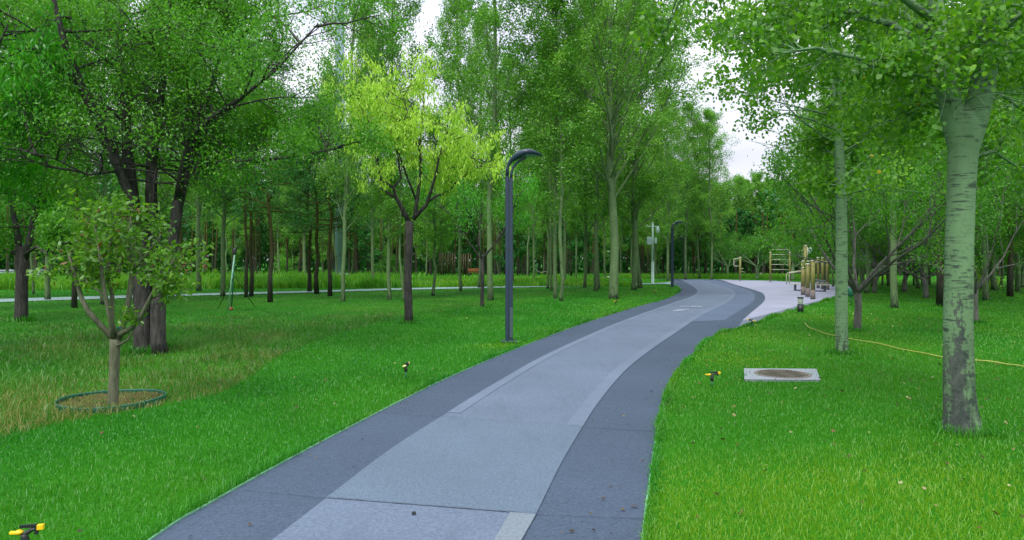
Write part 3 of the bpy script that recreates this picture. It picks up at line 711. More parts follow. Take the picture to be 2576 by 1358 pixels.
def tree(kind, x, y, label, cat='tree', group=None, s=(1, 1, 1), rz=None, name=None, lean=0.0, lean_az=0.0):
    tm, cm, bk, lm = make(kind); rgx = random.Random(int(x * 977 + y * 131))
    nm = name or {'pop': 'poplar_tree', 'big': 'poplar_tree', 'sli': 'poplar_tree', 'low': 'poplar_tree', 'pin': 'pine_tree', 'vas': 'crabapple_tree', 'pal': 'crabapple_tree', 'dar': 'ash_tree'}[kind[:3]]
    if kind.startswith('lowpine'): nm = 'pine_tree'
    e = empty(nm, (x, y, 0), label, cat, group)
    e.rotation_euler = (lean * math.sin(lean_az), lean * math.cos(lean_az), rz if rz is not None else rgx.uniform(0, 6.28)); e.scale = s
    link('trunk', tm, bk, e); link('crown', cm, lm, e); return e
def treeP(kind, px, py, wpx, label, s=1.0, sz=None, **k):
    x, y = G(px, py)
    base = {'pop': .24, 'big': .40, 'sli': .15, 'low': .2, 'pin': .22, 'vas': .18, 'pal': .2, 'dar': .14}[kind[:3]]
    if kind.startswith('lowpine'): base = .22
    if wpx: q = min(1.45, max(.72, (wpx * y / FPX) / base))
    else: q = s
    return tree(kind, x, y, label, s=(q, q, (sz if sz else s)), **k)

g1 = 'poplars standing on the lawn left of the path'
treeP('pop0', 862.7, 758, 8, 'pale straight poplar between the thin dark pine and the golden tree', group=g1, lean=.04)
treeP('pop1', 979.5, 754.7, 10, 'slender pale poplar just left of the golden leaved tree', group=g1, lean=-.02)
treeP('slim1', 1016, 756, 6, 'thin poplar half hidden behind the dark trunk of the golden tree', group=g1, sz=.6)
treeP('slim0', 1089.5, 743.7, 8, 'slightly wavy slim poplar right of the golden leaved tree', group=g1, sz=.6)
treeP('pop2', 1159, 732, 7, 'poplar on the side walk edge, left of the forked dark ash', group=g1)
treeP('pop3', 1234, 755, 15, 'stout scarred poplar directly left of the tall street lamp', group=g1)
treeP('slim2', 1378, 726, 6, 'leftmost of three close slim poplars right of the street lamp', group=g1)
treeP('slim0', 1387, 731, 6, 'middle of three close slim poplars right of the street lamp', group=g1)
treeP('pop4', 1397, 751, 10, 'front one of three close poplars right of the street lamp', group=g1, sz=.95)
treeP('slim1', 1412, 757, 10, 'grey poplar with a split dark foot beside three close slim poplars', group=g1, sz=.9)
treeP('pop0', 1471, 724, 8.5, 'poplar with a thin knotty top halfway between lamp and big poplar', group=g1, sz=.95)
treeP('pop1', 1499, 733, 11, 'poplar with dark foot just left of the big poplar', group=g1)
treeP('slim2', 1507, 727, 6, 'thin poplar hidden behind the dark footed poplar', group=g1)
treeP('bigpop0', 1543, 753, 23, 'thickest poplar on the left lawn with wide spreading crown', group=g1)
treeP('pop2', 1595, 730, 14, 'left one of the two thick poplars beside the white camera pole', group=g1, sz=.95)
treeP('pop3', 1610, 725, 12, 'leaning right one of the two thick poplars beside the camera pole', group=g1, lean=.035, lean_az=0)
treeP('pop4', 1649, 699, 7, 'poplar standing right behind the white camera pole', group=g1, sz=.8)
g2 = 'poplars beyond the side walk'
treeP('pop1', 1343, 707, 6, 'slim poplar behind the side walk, nearest right of the lamp', group=g2)
treeP('slim2', 1327, 700, 5, 'thin far poplar beyond the side walk close to the lamp', group=g2)
treeP('slim0', 1449, 703, 5, 'thin far poplar beyond the side walk left of the knotty one', group=g2)
treeP('slim1', 1524, 699, 5, 'thin far poplar seen left of the thickest trunk', group=g2)
treeP('slim2', 1562, 696, 5, 'thin far poplar seen right of the thickest trunk', group=g2)
treeP('slim0', 1588, 696, 5, 'thin far poplar seen left of the two thick poplars', group=g2)
treeP('pop2', 940.4, 719, 8, 'poplar beyond the side walk left of the golden tree', group=g2)
treeP('slim1', 853, 717.7, 5, 'leaning slim poplar behind the pale straight poplar', group=g2, lean=-.05)
treeP('pop3', 767, 711, 8, 'forked pale poplar beyond the walk between two pine groups', group=g2, sz=.75)
treeP('pop4', 500, 732, 13, 'mottled poplar beyond the walk right of the big dark tree', group=g2)
treeP('slim2', 511, 703, 6, 'slim poplar close behind the mottled poplar', group=g2)
treeP('slim0', 571, 697, 4, 'very thin far poplar left of the tripod sprinkler', group=g2)
treeP('slim1', 705, 702, 5, 'thin pale poplar near the bright bush', group=g2)
treeP('slim0', 84, 740, 6, 'slim greenish poplar at the walk near the left edge', group=g2)
treeP('pop0', 124, 722, 9, 'poplar in the meadow strip near the left edge', group=g2)
treeP('slim2', 23, 697, 5, 'thin tree in front of the white slatted fence at left', group=g2)
treeP('pop2', 1205, 724, 6, 'poplar on the walk edge behind the forked dark ash', group=g2)
g3 = 'pines on the left'
treeP('pine0', 619.5, 748, 9, 'left trunk of the close pine pair beside the tripod sprinkler', group=g3)
treeP('pine1', 632, 746, 10, 'right trunk of the close pine pair beside the tripod sprinkler', group=g3)
treeP('pine2', 679.5, 760, 13, 'orange barked pine standing alone right of the pine pair', group=g3, sz=.85)
treeP('pine0', 778.4, 734, 11, 'grey pine at the walk, left of two neighbouring pines', group=g3, sz=.78)
treeP('pine1', 796.8, 739, 12, 'reddish pine at the walk, right of two neighbouring pines', group=g3, sz=.78)
treeP('pine2', 830, 745, 11, 'dark pine with side limbs left of the pale straight poplar', group=g3, sz=.78)
treeP('pine0', 892, 701.5, 7, 'far dark pine beyond the meadow behind the straight poplar', group=g3)
treeP('pine1', 754, 698, 7, 'far dark pine left of the forked pale poplar', group=g3)
treeP('pine2', 721.6, 698, 6, 'far thin pine in front of the bright bush', group=g3)
treeP('pine1', 454, 717.5, 12, 'dark pine trunk just right of the big multi stem tree', group=g3)
treeP('pine0', 187, 774, 13, 'short dark trunk behind the young crabapple on the left', group=g3)
treeP('darkash0', 1213, 774, 10, 'dark slender ash with open fork left of the street lamp', sz=1.05)
# right side
g4 = 'low forking crabapples on the right lawn'
treeP('vase0', 2157, 832, 19, 'nearest low forking crabapple, between the two pale aspens', group=g4, sz=1.05)
treeP('vase1', 2276, 734, 13, 'farthest low forking crabapple in the right lawn gap', group=g4)
treeP('vase2', 2328, 750, 13, 'middle low forking crabapple left of the grey pine', group=g4)
treeP('vase0', 2454.4, 812, 13, 'low forking crabapple just right of the thick aspen', group=g4, sz=.95)
treeP('vase1', 2199, 737, 10, 'leaning crabapple behind the nearest forking one', group=g4, lean=-.12)
treeP('pine2', 2366, 771, 19, 'grey pine trunk directly left of the thick aspen', sz=.9)
treeP('pine0', 2541, 746, 14, 'pine with rusty upper bark at the right edge')
treeP('pop1', 2501.6, 730, 14, 'broad dim trunk behind the bright yellow shrub on the right', sz=.9)
g5 = 'pale crabapples behind the plaza'
treeP('palevase0', 1830, 696.7, 9, 'left pale branching tree behind the plaza by the looped bar post', group=g5)
treeP('palevase1', 1905, 702, 10, 'middle pale branching tree behind the plaza left of the climbing frame', group=g5)
treeP('palevase0', 1994.5, 704, 9, 'right pale branching tree behind the climbing frame', group=g5)
for k_, (px, D) in enumerate(((2170, 40), (2235, 47), (2310, 42), (2390, 46), (2480, 41), (2570, 44), (2640, 34), (2075, 58), (2140, 55))):
    tree(('lowpop0', 'lowpop1')[k_ % 2], (px - 1288) / FPX * D, D, 'one of the low crowned bright poplars closing the view behind the right lawn', group='low crowned poplars behind the right lawn', s=(1.05, 1.05, rg.uniform(.6, .75)))
rg = R(77)
i = 0
for px in np.linspace(2095, 2600, 26):
    py = 719 + rg.uniform(-2.5, 3.5)
    treeP(('slim0', 'slim1', 'slim2', 'pop2')[i % 4], px + rg.uniform(-7, 7), py, rg.uniform(4.5, 8), 'one of the close straight trunks in the dense belt behind the right lawn', group='belt of thin trunks behind the right lawn', sz=rg.uniform(.7, .85)); i += 1
for px in np.linspace(1675, 2100, 17):
    py = 690 + rg.uniform(-3, 4)
    treeP(('lowpine0', 'lowpine1')[i % 2], px + rg.uniform(-9, 9), py, 0, 'one of the dark pines in the belt behind the plaza and path end', group='dark pines behind the plaza', s=rg.uniform(.55, .75)); i += 1
for px in (1745, 1760, 1774):
    treeP('pine1', px, 696, 6, 'one of three brownish trunks standing together behind the path end', group='three trunks behind the path end', sz=.8)
for px in np.linspace(1690, 2090, 16):
    treeP(('lowpop0', 'lowpop1')[i % 2], px + rg.uniform(-12, 12), 687 + rg.uniform(-2, 2), 0, 'one of the hazy green poplars in the far row under the sky gap', group='far poplars under the sky gap', s=rg.uniform(.85, 1.05)); i += 1
for px in np.linspace(-60, 1660, 40):
    py = 689 + rg.uniform(-3, 5)
    treeP(('lowpine0', 'lowpop1', 'lowpop0')[i % 3], px + rg.uniform(-18, 18), py, 0, 'one of the trees in the back row beyond the meadow', name='background_tree', group='back row trees beyond the meadow', s=rg.uniform(.85, 1.1)); i += 1
for px in np.linspace(-80, 1640, 30):
    py = 683 + rg.uniform(-2, 4)
    treeP(('pop0', 'pop3', 'lowpop0')[i % 3], px + rg.uniform(-20, 20), py, 0, 'one of the tall poplars in the far wood on the left', group='far poplars on the left', s=rg.uniform(.9, 1.05)); i += 1
for k_, (px, D) in enumerate(((2180, 36), (2330, 33), (2480, 30), (2600, 24), (2250, 25), (2700, 20), (2800, 30), (2120, 45), (2420, 40), (2560, 38))):
    x = (px - 1288) / FPX * D
    tree(('pop2', 'pop4', 'pop0')[k_ % 3], x, D, 'one of the tall leafy poplars rising behind the right lawn', group='tall poplars behind the right lawn', s=(1, 1, rg.uniform(.75, .9)))
for k_, (px, D) in enumerate(((-150, 19), (-40, 24), (120, 30), (260, 27), (400, 34), (560, 33), (-250, 28), (1290, 48), (1420, 52), (1680, 58), (1760, 66), (1725, 62), (1640, 64), (1790, 62), (2035, 62))):
    x = (px - 1288) / FPX * D
    tree(('pop1', 'pop3', 'pop4')[k_ % 3], x, D, 'one of the leafy poplars filling the canopy behind the front trees', group='canopy poplars behind the front trees', s=(.9, .9, rg.uniform(.7, .85) if px < 800 else rg.uniform(.8, .95)))

# ---- the big multi-stem dark tree
def poly_stem(wood, pix, D, rad, seg=10, knob=.05, rg=None):
    pts = [A(p[0], p[1], D + (p[2] if len(p) > 2 else 0)) for p in pix]; wood.tube(pts, rad, seg, knob=knob, rng=rg); return pts
def special(name, base, label, cat, builder, barkm, leafm):
    e = empty(name, (base.x, base.y, 0), label, cat); wm, cm = builder(base)
    for n_, me, mt in (('trunk', wm, barkm), ('crown', cm, leafm)):
        o = link(n_, me, mt, e); o.location = (-base.x, -base.y, 0)
    return e
def shift_mesh(me, b):
    me.transform(Matrix.Translation((-b.x, -b.y, 0))); return me
def elm(base):
    rg = R(501); w = MB(); an = []; D = base.y
    S1 = poly_stem(w, [(363, 897), (361, 870), (358, 755), (350, 650), (344, 572)], D, [.20, .165, .15, .14, .135], 14, .05, rg)
    S2 = poly_stem(w, [(400, 888, -.1), (398, 860, -.1), (397, 770, -.1), (405, 730), (433, 627, .2), (447, 516, .3), (471, 420, .4), (497, 345, .5), (522, 268, .7), (560, 120, .9), (600, -60, 1.1)], D, [.17, .14, .13, .10, .105, .10, .09, .075, .06, .045, .02], 12, .05, rg)
    w.tube([A(397, 775, D - .1), A(396, 752, D - .1)], [.13, .11], 12)
    a = poly_stem(w, [(344, 585), (328, 488), (300, 420, -.2), (262, 340, -.4), (215, 240, -.6), (165, 120, -.9), (120, -60, -1.2)], D, [.13, .11, .10, .09, .075, .055, .03], 10, .05, rg)
    b = poly_stem(w, [(346, 590, .05), (330, 470, .1), (321, 391, .2), (315, 270, .4), (302, 120, .6), (296, -60, .9)], D, [.12, .11, .10, .085, .06, .03], 10, .05, rg)
    c = poly_stem(w, [(366, 880, .25), (384, 700, .3), (384, 600, .3), (380, 488, .3), (381, 405, .2), (398, 290, .1), (420, 140, -.2), (430, -60, -.5)], D, [.13, .115, .11, .105, .095, .07, .045, .02], 10, .05, rg)
    d = poly_stem(w, [(470, 440, .4), (500, 418, .2), (560, 405, 0), (650, 405, -.2), (760, 390, -.3), (865, 370, -.4)], D, [.05, .045, .04, .032, .022, .008], 6, .05, rg)
    e = poly_stem(w, [(447, 505, .3), (455, 440, 0), (480, 340, -.3), (540, 290, -.5), (600, 250, -.8), (690, 180, -1), (800, 60, -1.2)], D, [.07, .06, .055, .045, .035, .025, .012], 8, .05, rg)
    f = poly_stem(w, [(558, 120, .8), (573, 60, .7), (572, -60, .6)], D, [.035, .03, .02], 6)
    f2 = poly_stem(w, [(575, 130, .8), (640, 60, .6), (720, -20, .4)], D, [.035, .028, .02], 6)
    f3 = poly_stem(w, [(300, 430, -.2), (220, 440, -.8), (140, 400, -1.2), (60, 380, -1.6)], D, [.022, .018, .013, .006], 6)
    cfg = dict(levels=2, kids=[6, 5], up=.03, wander=.22, ratio=.52)
    for st, n, L, t0 in ((a, 15, 2.1, .25), (b, 15, 2.0, .35), (c, 13, 1.8, .52), (S2, 15, 1.9, .55), (d, 12, 1.1, .15), (e, 14, 1.6, .25), (f2, 5, 1.4, .2), (f, 4, 1.2, .2), (f3, 9, 1.2, .1)):
        for j in range(n):
            t = t0 + (1 - t0) * (j + rg.uniform(0, 1)) / n; p = lerp_path(st, min(.995, t)); az = rg.uniform(0, 6.28); el = rg.uniform(-.15, .8)
            grow(w, rg, p, Vector((math.cos(az) * math.cos(el), math.sin(az) * math.cos(el), math.sin(el))), L * rg.uniform(.7, 1.2), .024, 0, cfg, an)
    an = [p for p in an if p.z > 2.25 + .25 * math.sin(p.x * 3) and not (p.z < 3.1 and p.x < -5.2 and rg.uniform() < .5)]
    an = [p for p in an if not (p.z < 3.7 and -7.6 < p.x < -5.9 and p.y < D + .5) and not (p.x > -3.7 and 4.9 < p.z < 5.8)
          and not (p.y < D + .1 and -8.6 < p.x < -4.9 and p.z < 5.9 and rg.uniform() < (.8 if p.z < 4.8 else .45))]
    C, cl = spray(an, 125000, .14, 502)
    return w.mesh('trunk', True), leaf_mesh('crown', C, .058, 'quad', 503, .5, .5, cl)
special('elm_tree', V2(372, 887), 'big dark multi stem tree with furrowed bark on the left', 'tree', elm, B_DARK, L_ELM)

def golden(base):
    rg = R(511); w = MB(); an = []; D = base.y
    poly_stem(w, [(1029, 818), (1028, 790), (1026, 700), (1030, 600), (1030, 556)], D, [.135, .115, .105, .10, .11], 12, .05, rg)
    z5 = lambda x, y, d=0: ((1100 + x / 1.698) / 1.59, (100 + y / 1.698) / 1.59, d)
    st = []
    st.append(poly_stem(w, [z5(905, 1335), z5(860, 1240), z5(820, 1170, -.1), z5(805, 1105, -.2), z5(720, 1050, -.4), z5(700, 950, -.5), z5(670, 780, -.6), z5(625, 620, -.6), z5(560, 520, -.6), z5(440, 430, -.8)], D, [.075, .06, .05, .042, .036, .03, .027, .022, .017, .006], 7, .04, rg))
    st.append(poly_stem(w, [z5(805, 1165, .1), z5(720, 1110, .4), z5(690, 950, .7), z5(650, 780, .9), z5(600, 600, 1.1), z5(500, 400, 1.3)], D, [.04, .032, .028, .022, .015, .006], 6))
    st.append(poly_stem(w, [z5(805, 1105, -.2), z5(855, 1040, -.1), z5(820, 800, 0), z5(760, 640, .1), z5(700, 480, .1)], D, [.034, .03, .024, .016, .006], 6))
    st.append(poly_stem(w, [z5(950, 1300), z5(965, 1180, .2), z5(990, 1000, .3), z5(985, 800, .4), z5(1010, 580, .5), z5(1005, 340, .5)], D, [.06, .05, .04, .03, .02, .008], 7))
    st.append(poly_stem(w, [z5(960, 1190, .2), z5(900, 1040, .1), z5(850, 900, -.1), z5(820, 760, -.2), z5(900, 590, -.3), z5(830, 400, -.3)], D, [.036, .03, .026, .02, .014, .005], 6))
    st.append(poly_stem(w, [z5(935, 1320), z5(1025, 1225), z5(1060, 1120, -.2), z5(1085, 1040, -.3), z5(1120, 870, -.5), z5(1165, 740, -.5), z5(1180, 560, -.5)], D, [.065, .052, .042, .036, .026, .018, .006], 7))
    st.append(poly_stem(w, [z5(1040, 1200), z5(1085, 1165, .1), z5(1180, 1130, .2), z5(1245, 1050, .2), z5(1300, 930, .2), z5(1400, 800, .1)], D, [.04, .034, .028, .022, .016, .006], 6))
    st.append(poly_stem(w, [z5(1245, 1050, .2), z5(1330, 1000, -.2), z5(1440, 920, -.3)], D, [.02, .013, .005], 5))
    cfg = dict(levels=1, kids=[5], up=.06, wander=.25, ratio=.5)
    for s_, n in zip(st, (24, 20, 14, 22, 20, 20, 17, 9)):
        for j in range(n):
            t = .42 + .58 * (j + rg.uniform(0, 1)) / n; p = lerp_path(s_, min(.995, t)); az = rg.uniform(0, 6.28); el = rg.uniform(-.1, .9)
            grow(w, rg, p, Vector((math.cos(az) * math.cos(el), math.sin(az) * math.cos(el), math.sin(el))), rg.uniform(.5, 1.1), .012, 0, cfg, an)
    lo = [p for p in an if p.z > 3.0]
    C, cl = spray([p for p in lo if rg.uniform() < .5], 2300, .08, 512)                     # each point is a hanging compound leaf
    rg2 = R(513); CC = np.repeat(C, 8, axis=0) + rg2.normal(0, .055, (len(C) * 8, 3)); CC[:, 2] -= rg2.uniform(0, .18, len(CC))
    return w.mesh('trunk', True), leaf_mesh('crown', CC, .125, 'quad', 514, 2.6, .26, np.repeat(cl, 8))
special('ash_tree', V2(1027, 813), 'golden yellow leaved ash tree with dark forked trunk in the lawn', 'tree', golden, B_DARK, L_GOLD)

def crab(base):
    rg = R(521); w = MB(); an = []; D = base.y
    z2 = lambda x, y, d=0: ((200 + x / 1.94) / 1.59, (1000 + y / 1.94) / 1.59, d)
    poly_stem(w, [z2(487, 1240), z2(490, 1180), z2(497, 950), z2(503, 760), z2(508, 690)], D, [.068, .058, .056, .058, .062], 12, .03, rg)
    st = [poly_stem(w, [z2(500, 690), z2(450, 640), z2(370, 560, -.1), z2(300, 480, -.15), z2(250, 390, -.15), z2(222, 300, -.1), z2(180, 150, -.1), z2(120, -40, 0)], D, [.04, .034, .032, .03, .026, .022, .016, .006], 8, .04, rg),
          poly_stem(w, [z2(495, 680, -.03), z2(478, 600, -.1), z2(455, 480, -.15), z2(430, 350, -.2), z2(405, 200, -.2), z2(380, 0, -.2), z2(340, -240, -.1)], D, [.032, .026, .024, .023, .02, .015, .006], 8, .04, rg),
          poly_stem(w, [z2(505, 660, .05), z2(480, 560, .1), z2(482, 350, .1), z2(440, 180, .15), z2(470, -60, .2), z2(520, -300, .2)], D, [.03, .026, .024, .02, .013, .005], 8),
          poly_stem(w, [z2(530, 690), z2(560, 600), z2(600, 450, .05), z2(625, 280, .05), z2(640, 150, .1), z2(600, -60, .1), z2(640, -330, .1)], D, [.042, .034, .033, .031, .026, .018, .006], 8, .04, rg),
          poly_stem(w, [z2(635, 170, .1), z2(680, 110, 0), z2(760, 20, -.1), z2(860, -120, -.1)], D, [.02, .018, .013, .005], 6),
          poly_stem(w, [z2(540, 660, -.05), z2(620, 610, -.1), z2(690, 550, -.15), z2(740, 450, -.2), z2(800, 330, -.25), z2(900, 200, -.3), z2(960, 60, -.3)], D, [.034, .03, .028, .024, .02, .014, .005], 8, .04, rg),
          poly_stem(w, [z2(520, 745, -.05), z2(600, 700, -.1), z2(650, 620, -.1), z2(690, 520, -.1)], D, [.016, .012, .01, .006], 6),
          poly_stem(w, [z2(430, 350, -.2), z2(330, 290, -.2), z2(250, 200, -.2)], D, [.012, .008, .005], 5),
          poly_stem(w, [z2(775, 380, -.2), z2(850, 355, -.2), z2(960, 330, -.25)], D, [.010, .008, .004], 5)]
    cfg = dict(levels=1, kids=[5], up=.05, wander=.3, ratio=.5, rmin=.001)
    for k, (s_, n, t0) in enumerate(zip(st, (12, 12, 11, 12, 7, 11, 2, 2, 6), (.70, .68, .62, .68, .4, .74, .85, .5, .4))):
        for j in range(n):
            t = t0 + (1 - t0) * (j + rg.uniform(0, 1)) / n; p = lerp_path(s_, min(.995, t)); az = rg.uniform(0, 6.28); el = rg.uniform(-.1, .8)
            grow(w, rg, p, Vector((math.cos(az) * math.cos(el), math.sin(az) * math.cos(el), math.sin(el))), rg.uniform(.16, .38), .006, 0, cfg, an)
    C, cl = spray([p for p in an if rg.uniform() < .62], 3300, .05, 522)
    return w.mesh('trunk', True), leaf_mesh('crown', C, .066, 'round', 523, .35, .42, cl), an
def crab_build():
    base = V2(283, 1024); e = empty('crabapple_tree', (base.x, base.y, 0), 'young crabapple with reddish fruit inside the green ring on the left', 'tree')
    wm, cm, an = crab(base)
    for n_, me, mt in (('trunk', wm, B_TWIG), ('crown', cm, L_CRAB)):
        link(n_, me, mt, e).location = (-base.x, -base.y, 0)
    rg = R(524); m = MB()
    for k in range(42):
        p = an[rg.integers(0, len(an))] + Vector(rg.normal(0, .03, 3))
        for q in range(3):
            c = p + Vector(rg.normal(0, .018, 3)); m.lathe([(.001, -.010), (.009, -.005), (.011, 0), (.008, .007), (.001, .010)], c, 6)
    o = m.obj('fruit', M_RED, e, True); o.location = (-base.x, -base.y, 0); o['kind'] = 'stuff'
    t = MB(); c = A((200 + 547 / 1.94) / 1.59, (1000 + 605 / 1.94) / 1.59, base.y); t.tube([c - UP * .015, c + UP * .015], .040, 10)
    o = t.obj('tie', M_GRN, e); o.location = (-base.x, -base.y, 0)
crab_build()

def dark_left(base):
    rg = R(531); w = MB(); an = []; D = base.y
    poly_stem(w, [(52, 812), (53, 790), (54, 720), (58, 665), (52, 620)], D, [.19, .16, .15, .16, .13], 12, .08, rg)
    st = [poly_stem(w, [(50, 650), (44, 590), (30, 520), (10, 430), (-20, 330)], D, [.10, .08, .06, .04, .015], 8),
          poly_stem(w, [(60, 660), (75, 600), (90, 520), (120, 400), (150, 250)], D, [.10, .08, .06, .04, .015], 8),
          poly_stem(w, [(62, 640, -.3), (92, 620, -.8), (120, 640, -1.2), (152, 622, -1.5), (185, 600, -1.8)], D, [.05, .04, .035, .03, .012], 6),
          poly_stem(w, [(48, 640, 0), (10, 630, .3), (-40, 640, .5), (-90, 600, .7)], D, [.06, .05, .04, .02], 6)]
    cfg = dict(levels=2, kids=[5, 4], up=.04, wander=.25, ratio=.5)
    for s_, n, L in zip(st, (12, 14, 7, 8), (1.6, 1.6, 1.0, 1.3)):
        for j in range(n):
            t = .3 + .7 * (j + rg.uniform(0, 1)) / n; p = lerp_path(s_, min(.995, t)); az = rg.uniform(0, 6.28); el = rg.uniform(-.1, .8)
            grow(w, rg, p, Vector((math.cos(az) * math.cos(el), math.sin(az) * math.cos(el), math.sin(el))), L * rg.uniform(.7, 1.2), .024, 0, cfg, an)
    C, cl = spray(an, 30000, .14, 532)
    return w.mesh('trunk', True), leaf_mesh('crown', C, .08, 'quad', 533, .6, .5, cl)
special('elm_tree', V2(52, 808), 'dark trunked crooked tree at the left edge before the side walk', 'tree', dark_left, B_DARK, L_ELM)
def ash_left(base):
    rg = R(541); w = MB(); an = []; D = base.y
    poly_stem(w, [(-190, 900), (-186, 700), (-180, 560)], D, [.13, .11, .10], 10)
    st = [poly_stem(w, [(-180, 560), (-130, 420, -.3), (-60, 250, -.6), (20, 60, -.8)], D, [.08, .06, .04, .012], 8),
          poly_stem(w, [(-180, 570), (-100, 480, .3), (-10, 380, .5), (90, 260, .5)], D, [.06, .05, .035, .01], 8),
          poly_stem(w, [(-182, 560), (-200, 380), (-160, 200), (-120, 20)], D, [.07, .06, .04, .012], 8)]
    cfg = dict(levels=1, kids=[6], up=.03, wander=.25, ratio=.5)
    for s_ in st:
        for j in range(18):
            t = .3 + .7 * (j + rg.uniform(0, 1)) / 18; p = lerp_path(s_, min(.995, t)); az = rg.uniform(0, 6.28); el = rg.uniform(-.2, .7)
            grow(w, rg, p, Vector((math.cos(az) * math.cos(el), math.sin(az) * math.cos(el), math.sin(el))), rg.uniform(.7, 1.3), .016, 0, cfg, an)
    C, cl = spray(an, 1900, .12, 542); rg2 = R(543); CC = np.repeat(C, 8, axis=0) + rg2.normal(0, .06, (len(C) * 8, 3)); CC[:, 2] -= rg2.uniform(0, .2, len(CC))
    return w.mesh('trunk', True), leaf_mesh('crown', CC, .115, 'quad', 544, 2.2, .30, np.repeat(cl, 8))
special('ash_tree', V2(-190, 897), 'ash with drooping light green leaves hanging in from the left edge', 'tree', ash_left, B_DARK, L_ASHG)

# ---- the two near aspens on the right
def aspen_near(base):
    rg = R(551); w = MB(); an = []; D = base.y
    z6 = lambda x, y, d=0: ((3650 + x / 1.509) / 1.59, (300 + y / 1.509) / 1.59, d)
    tp = [(2421, 1094), (2420, 1072), (2417, 1040), (2413, 980), (2411, 900), (2410, 800), (2412, 700), (2414, 600), (2417, 500), (2421, 420), (2424, 360), (2429, 318), (2430, 285), (2431, 262)]
    tr = [.215, .175, .152, .140, .133, .129, .126, .125, .124, .127, .137, .148, .10, .02]
    poly_stem(w, tp, D, tr, 24, .015, rg)
    st = [poly_stem(w, [(2418, 430), (2412, 370), (2400, 310), (2388, 250), (2376, 180), (2368, 100, .2), (2350, -20, .3), (2330, -250, .5)], D, [.06, .10, .11, .10, .085, .078, .07, .05], 14, .03, rg),
          poly_stem(w, [(2426, 430), (2434, 370), (2450, 305), (2470, 225), (2480, 150), (2484, 60), (2490, -60, -.2), (2500, -300, -.3)], D, [.06, .11, .125, .115, .105, .095, .085, .06], 14, .03, rg),
          poly_stem(w, [(2472, 130), (2500, 90, -.2), (2540, 60, -.4), (2600, 10, -.6)], D, [.035, .032, .028, .02], 8),
          poly_stem(w, [(2470, 165), (2510, 118, .2), (2576, 112, .5), (2680, 60, .8)], D, [.035, .03, .025, .01], 8),
          poly_stem(w, [(2380, 215), (2340, 190, -.2), (2290, 150, -.3), (2260, 120, -.3)], D, [.02, .015, .012, .005], 6),
          poly_stem(w, [(2378, 200), (2280, 190, -.3), (2180, 150, -.5), (2050, 120, -.6), (1930, 140, -.6)], D, [.04, .032, .025, .016, .006], 8),
          poly_stem(w, [(2372, 140), (2240, 60, .3), (2100, 20, .5), (1960, 40, .6), (1850, 110, .7)], D, [.045, .036, .028, .018, .006], 8),
          poly_stem(w, [(2360, 60), (2200, -60, -.2), (2000, -100, -.2), (1800, -60, -.2), (1700, 0, -.2)], D, [.045, .036, .028, .018, .006], 8),
          poly_stem(w, [(2430, 400), (2500, 380, .3), (2560, 420, .6), (2640, 420, .9)], D, [.02, .017, .012, .006], 6),
          poly_stem(w, [(2340, -60), (2260, -160, .8), (2120, -200, 1.6), (1900, -160, 2.2)], D, [.045, .036, .028, .01], 8),
          poly_stem(w, [(2484, 60), (2540, -40, .6), (2620, -80, 1.2)], D, [.04, .03, .01], 8),
          poly_stem(w, [(2366, 100, .2), (2250, 20, 1.0), (2080, -20, 1.6), (1880, 30, 2.0), (1740, 110, 2.2)], D, [.04, .03, .022, .014, .005], 8),
          poly_stem(w, [(2366, 120, .2), (2280, 100, 1.2), (2120, 120, 1.8), (1980, 190, 2.1), (1900, 235, 2.2)], D, [.035, .027, .02, .012, .004], 8),
          poly_stem(w, [(2380, 230, .1), (2300, 230, .6), (2220, 270, 1.0), (2150, 340, 1.3)], D, [.025, .02, .014, .005], 8),
          poly_stem(w, [(2465, 260, .1), (2520, 240, .6), (2580, 280, 1.0), (2640, 330, 1.3)], D, [.025, .02, .014, .005], 8)]
    for q in range(75): an.append(A(rg.uniform(2330, 2530), rg.uniform(-20, 215), D - rg.uniform(.35, .9)))
    cfg = dict(levels=1, kids=[6], up=-.01, wander=.25, ratio=.5, rmin=.002)
    for k, (s_, n, t0, L) in enumerate(zip(st, (16, 18, 8, 10, 9, 17, 17, 18, 9, 14, 9, 18, 16, 12, 12), (.3, .35, .2, .2, .3, .25, .2, .2, .2, .2, .2, .25, .2, .2, .2), (.8, .8, .6, .7, .5, .6, .6, .7, .55, .9, .7, .6, .5, .6, .6))):
        for j in range(n):
            t = t0 + (1 - t0) * (j + rg.uniform(0, 1)) / n; p = lerp_path(s_, min(.995, t)); az = rg.uniform(0, 6.28); el = rg.uniform(-.6, .5)
            grow(w, rg, p, Vector((math.cos(az) * math.cos(el), math.sin(az) * math.cos(el), math.sin(el))), L * rg.uniform(.6, 1.2), .009, 0, cfg, an)
    C, cl = spray([p for p in an if rg.uniform() < (.42 if p.x > 3.7 else .55) and not (p.z < 3.4 and p.z > 2.4 and p.x > 3.95 and p.x < 4.95 and p.y < D + .2) and not (p.z < 3.25 and p.x < 3.1)], 19500, .08, 552)
    return w.mesh('trunk', True), leaf_mesh('crown', C, .047, 'round', 553, .9, .9, cl)
special('aspen_tree', V2(2420, 1085), 'thick pale aspen with forked top and dark cracked foot on the right', 'tree', aspen_near, scar_bark(), L_ASP)
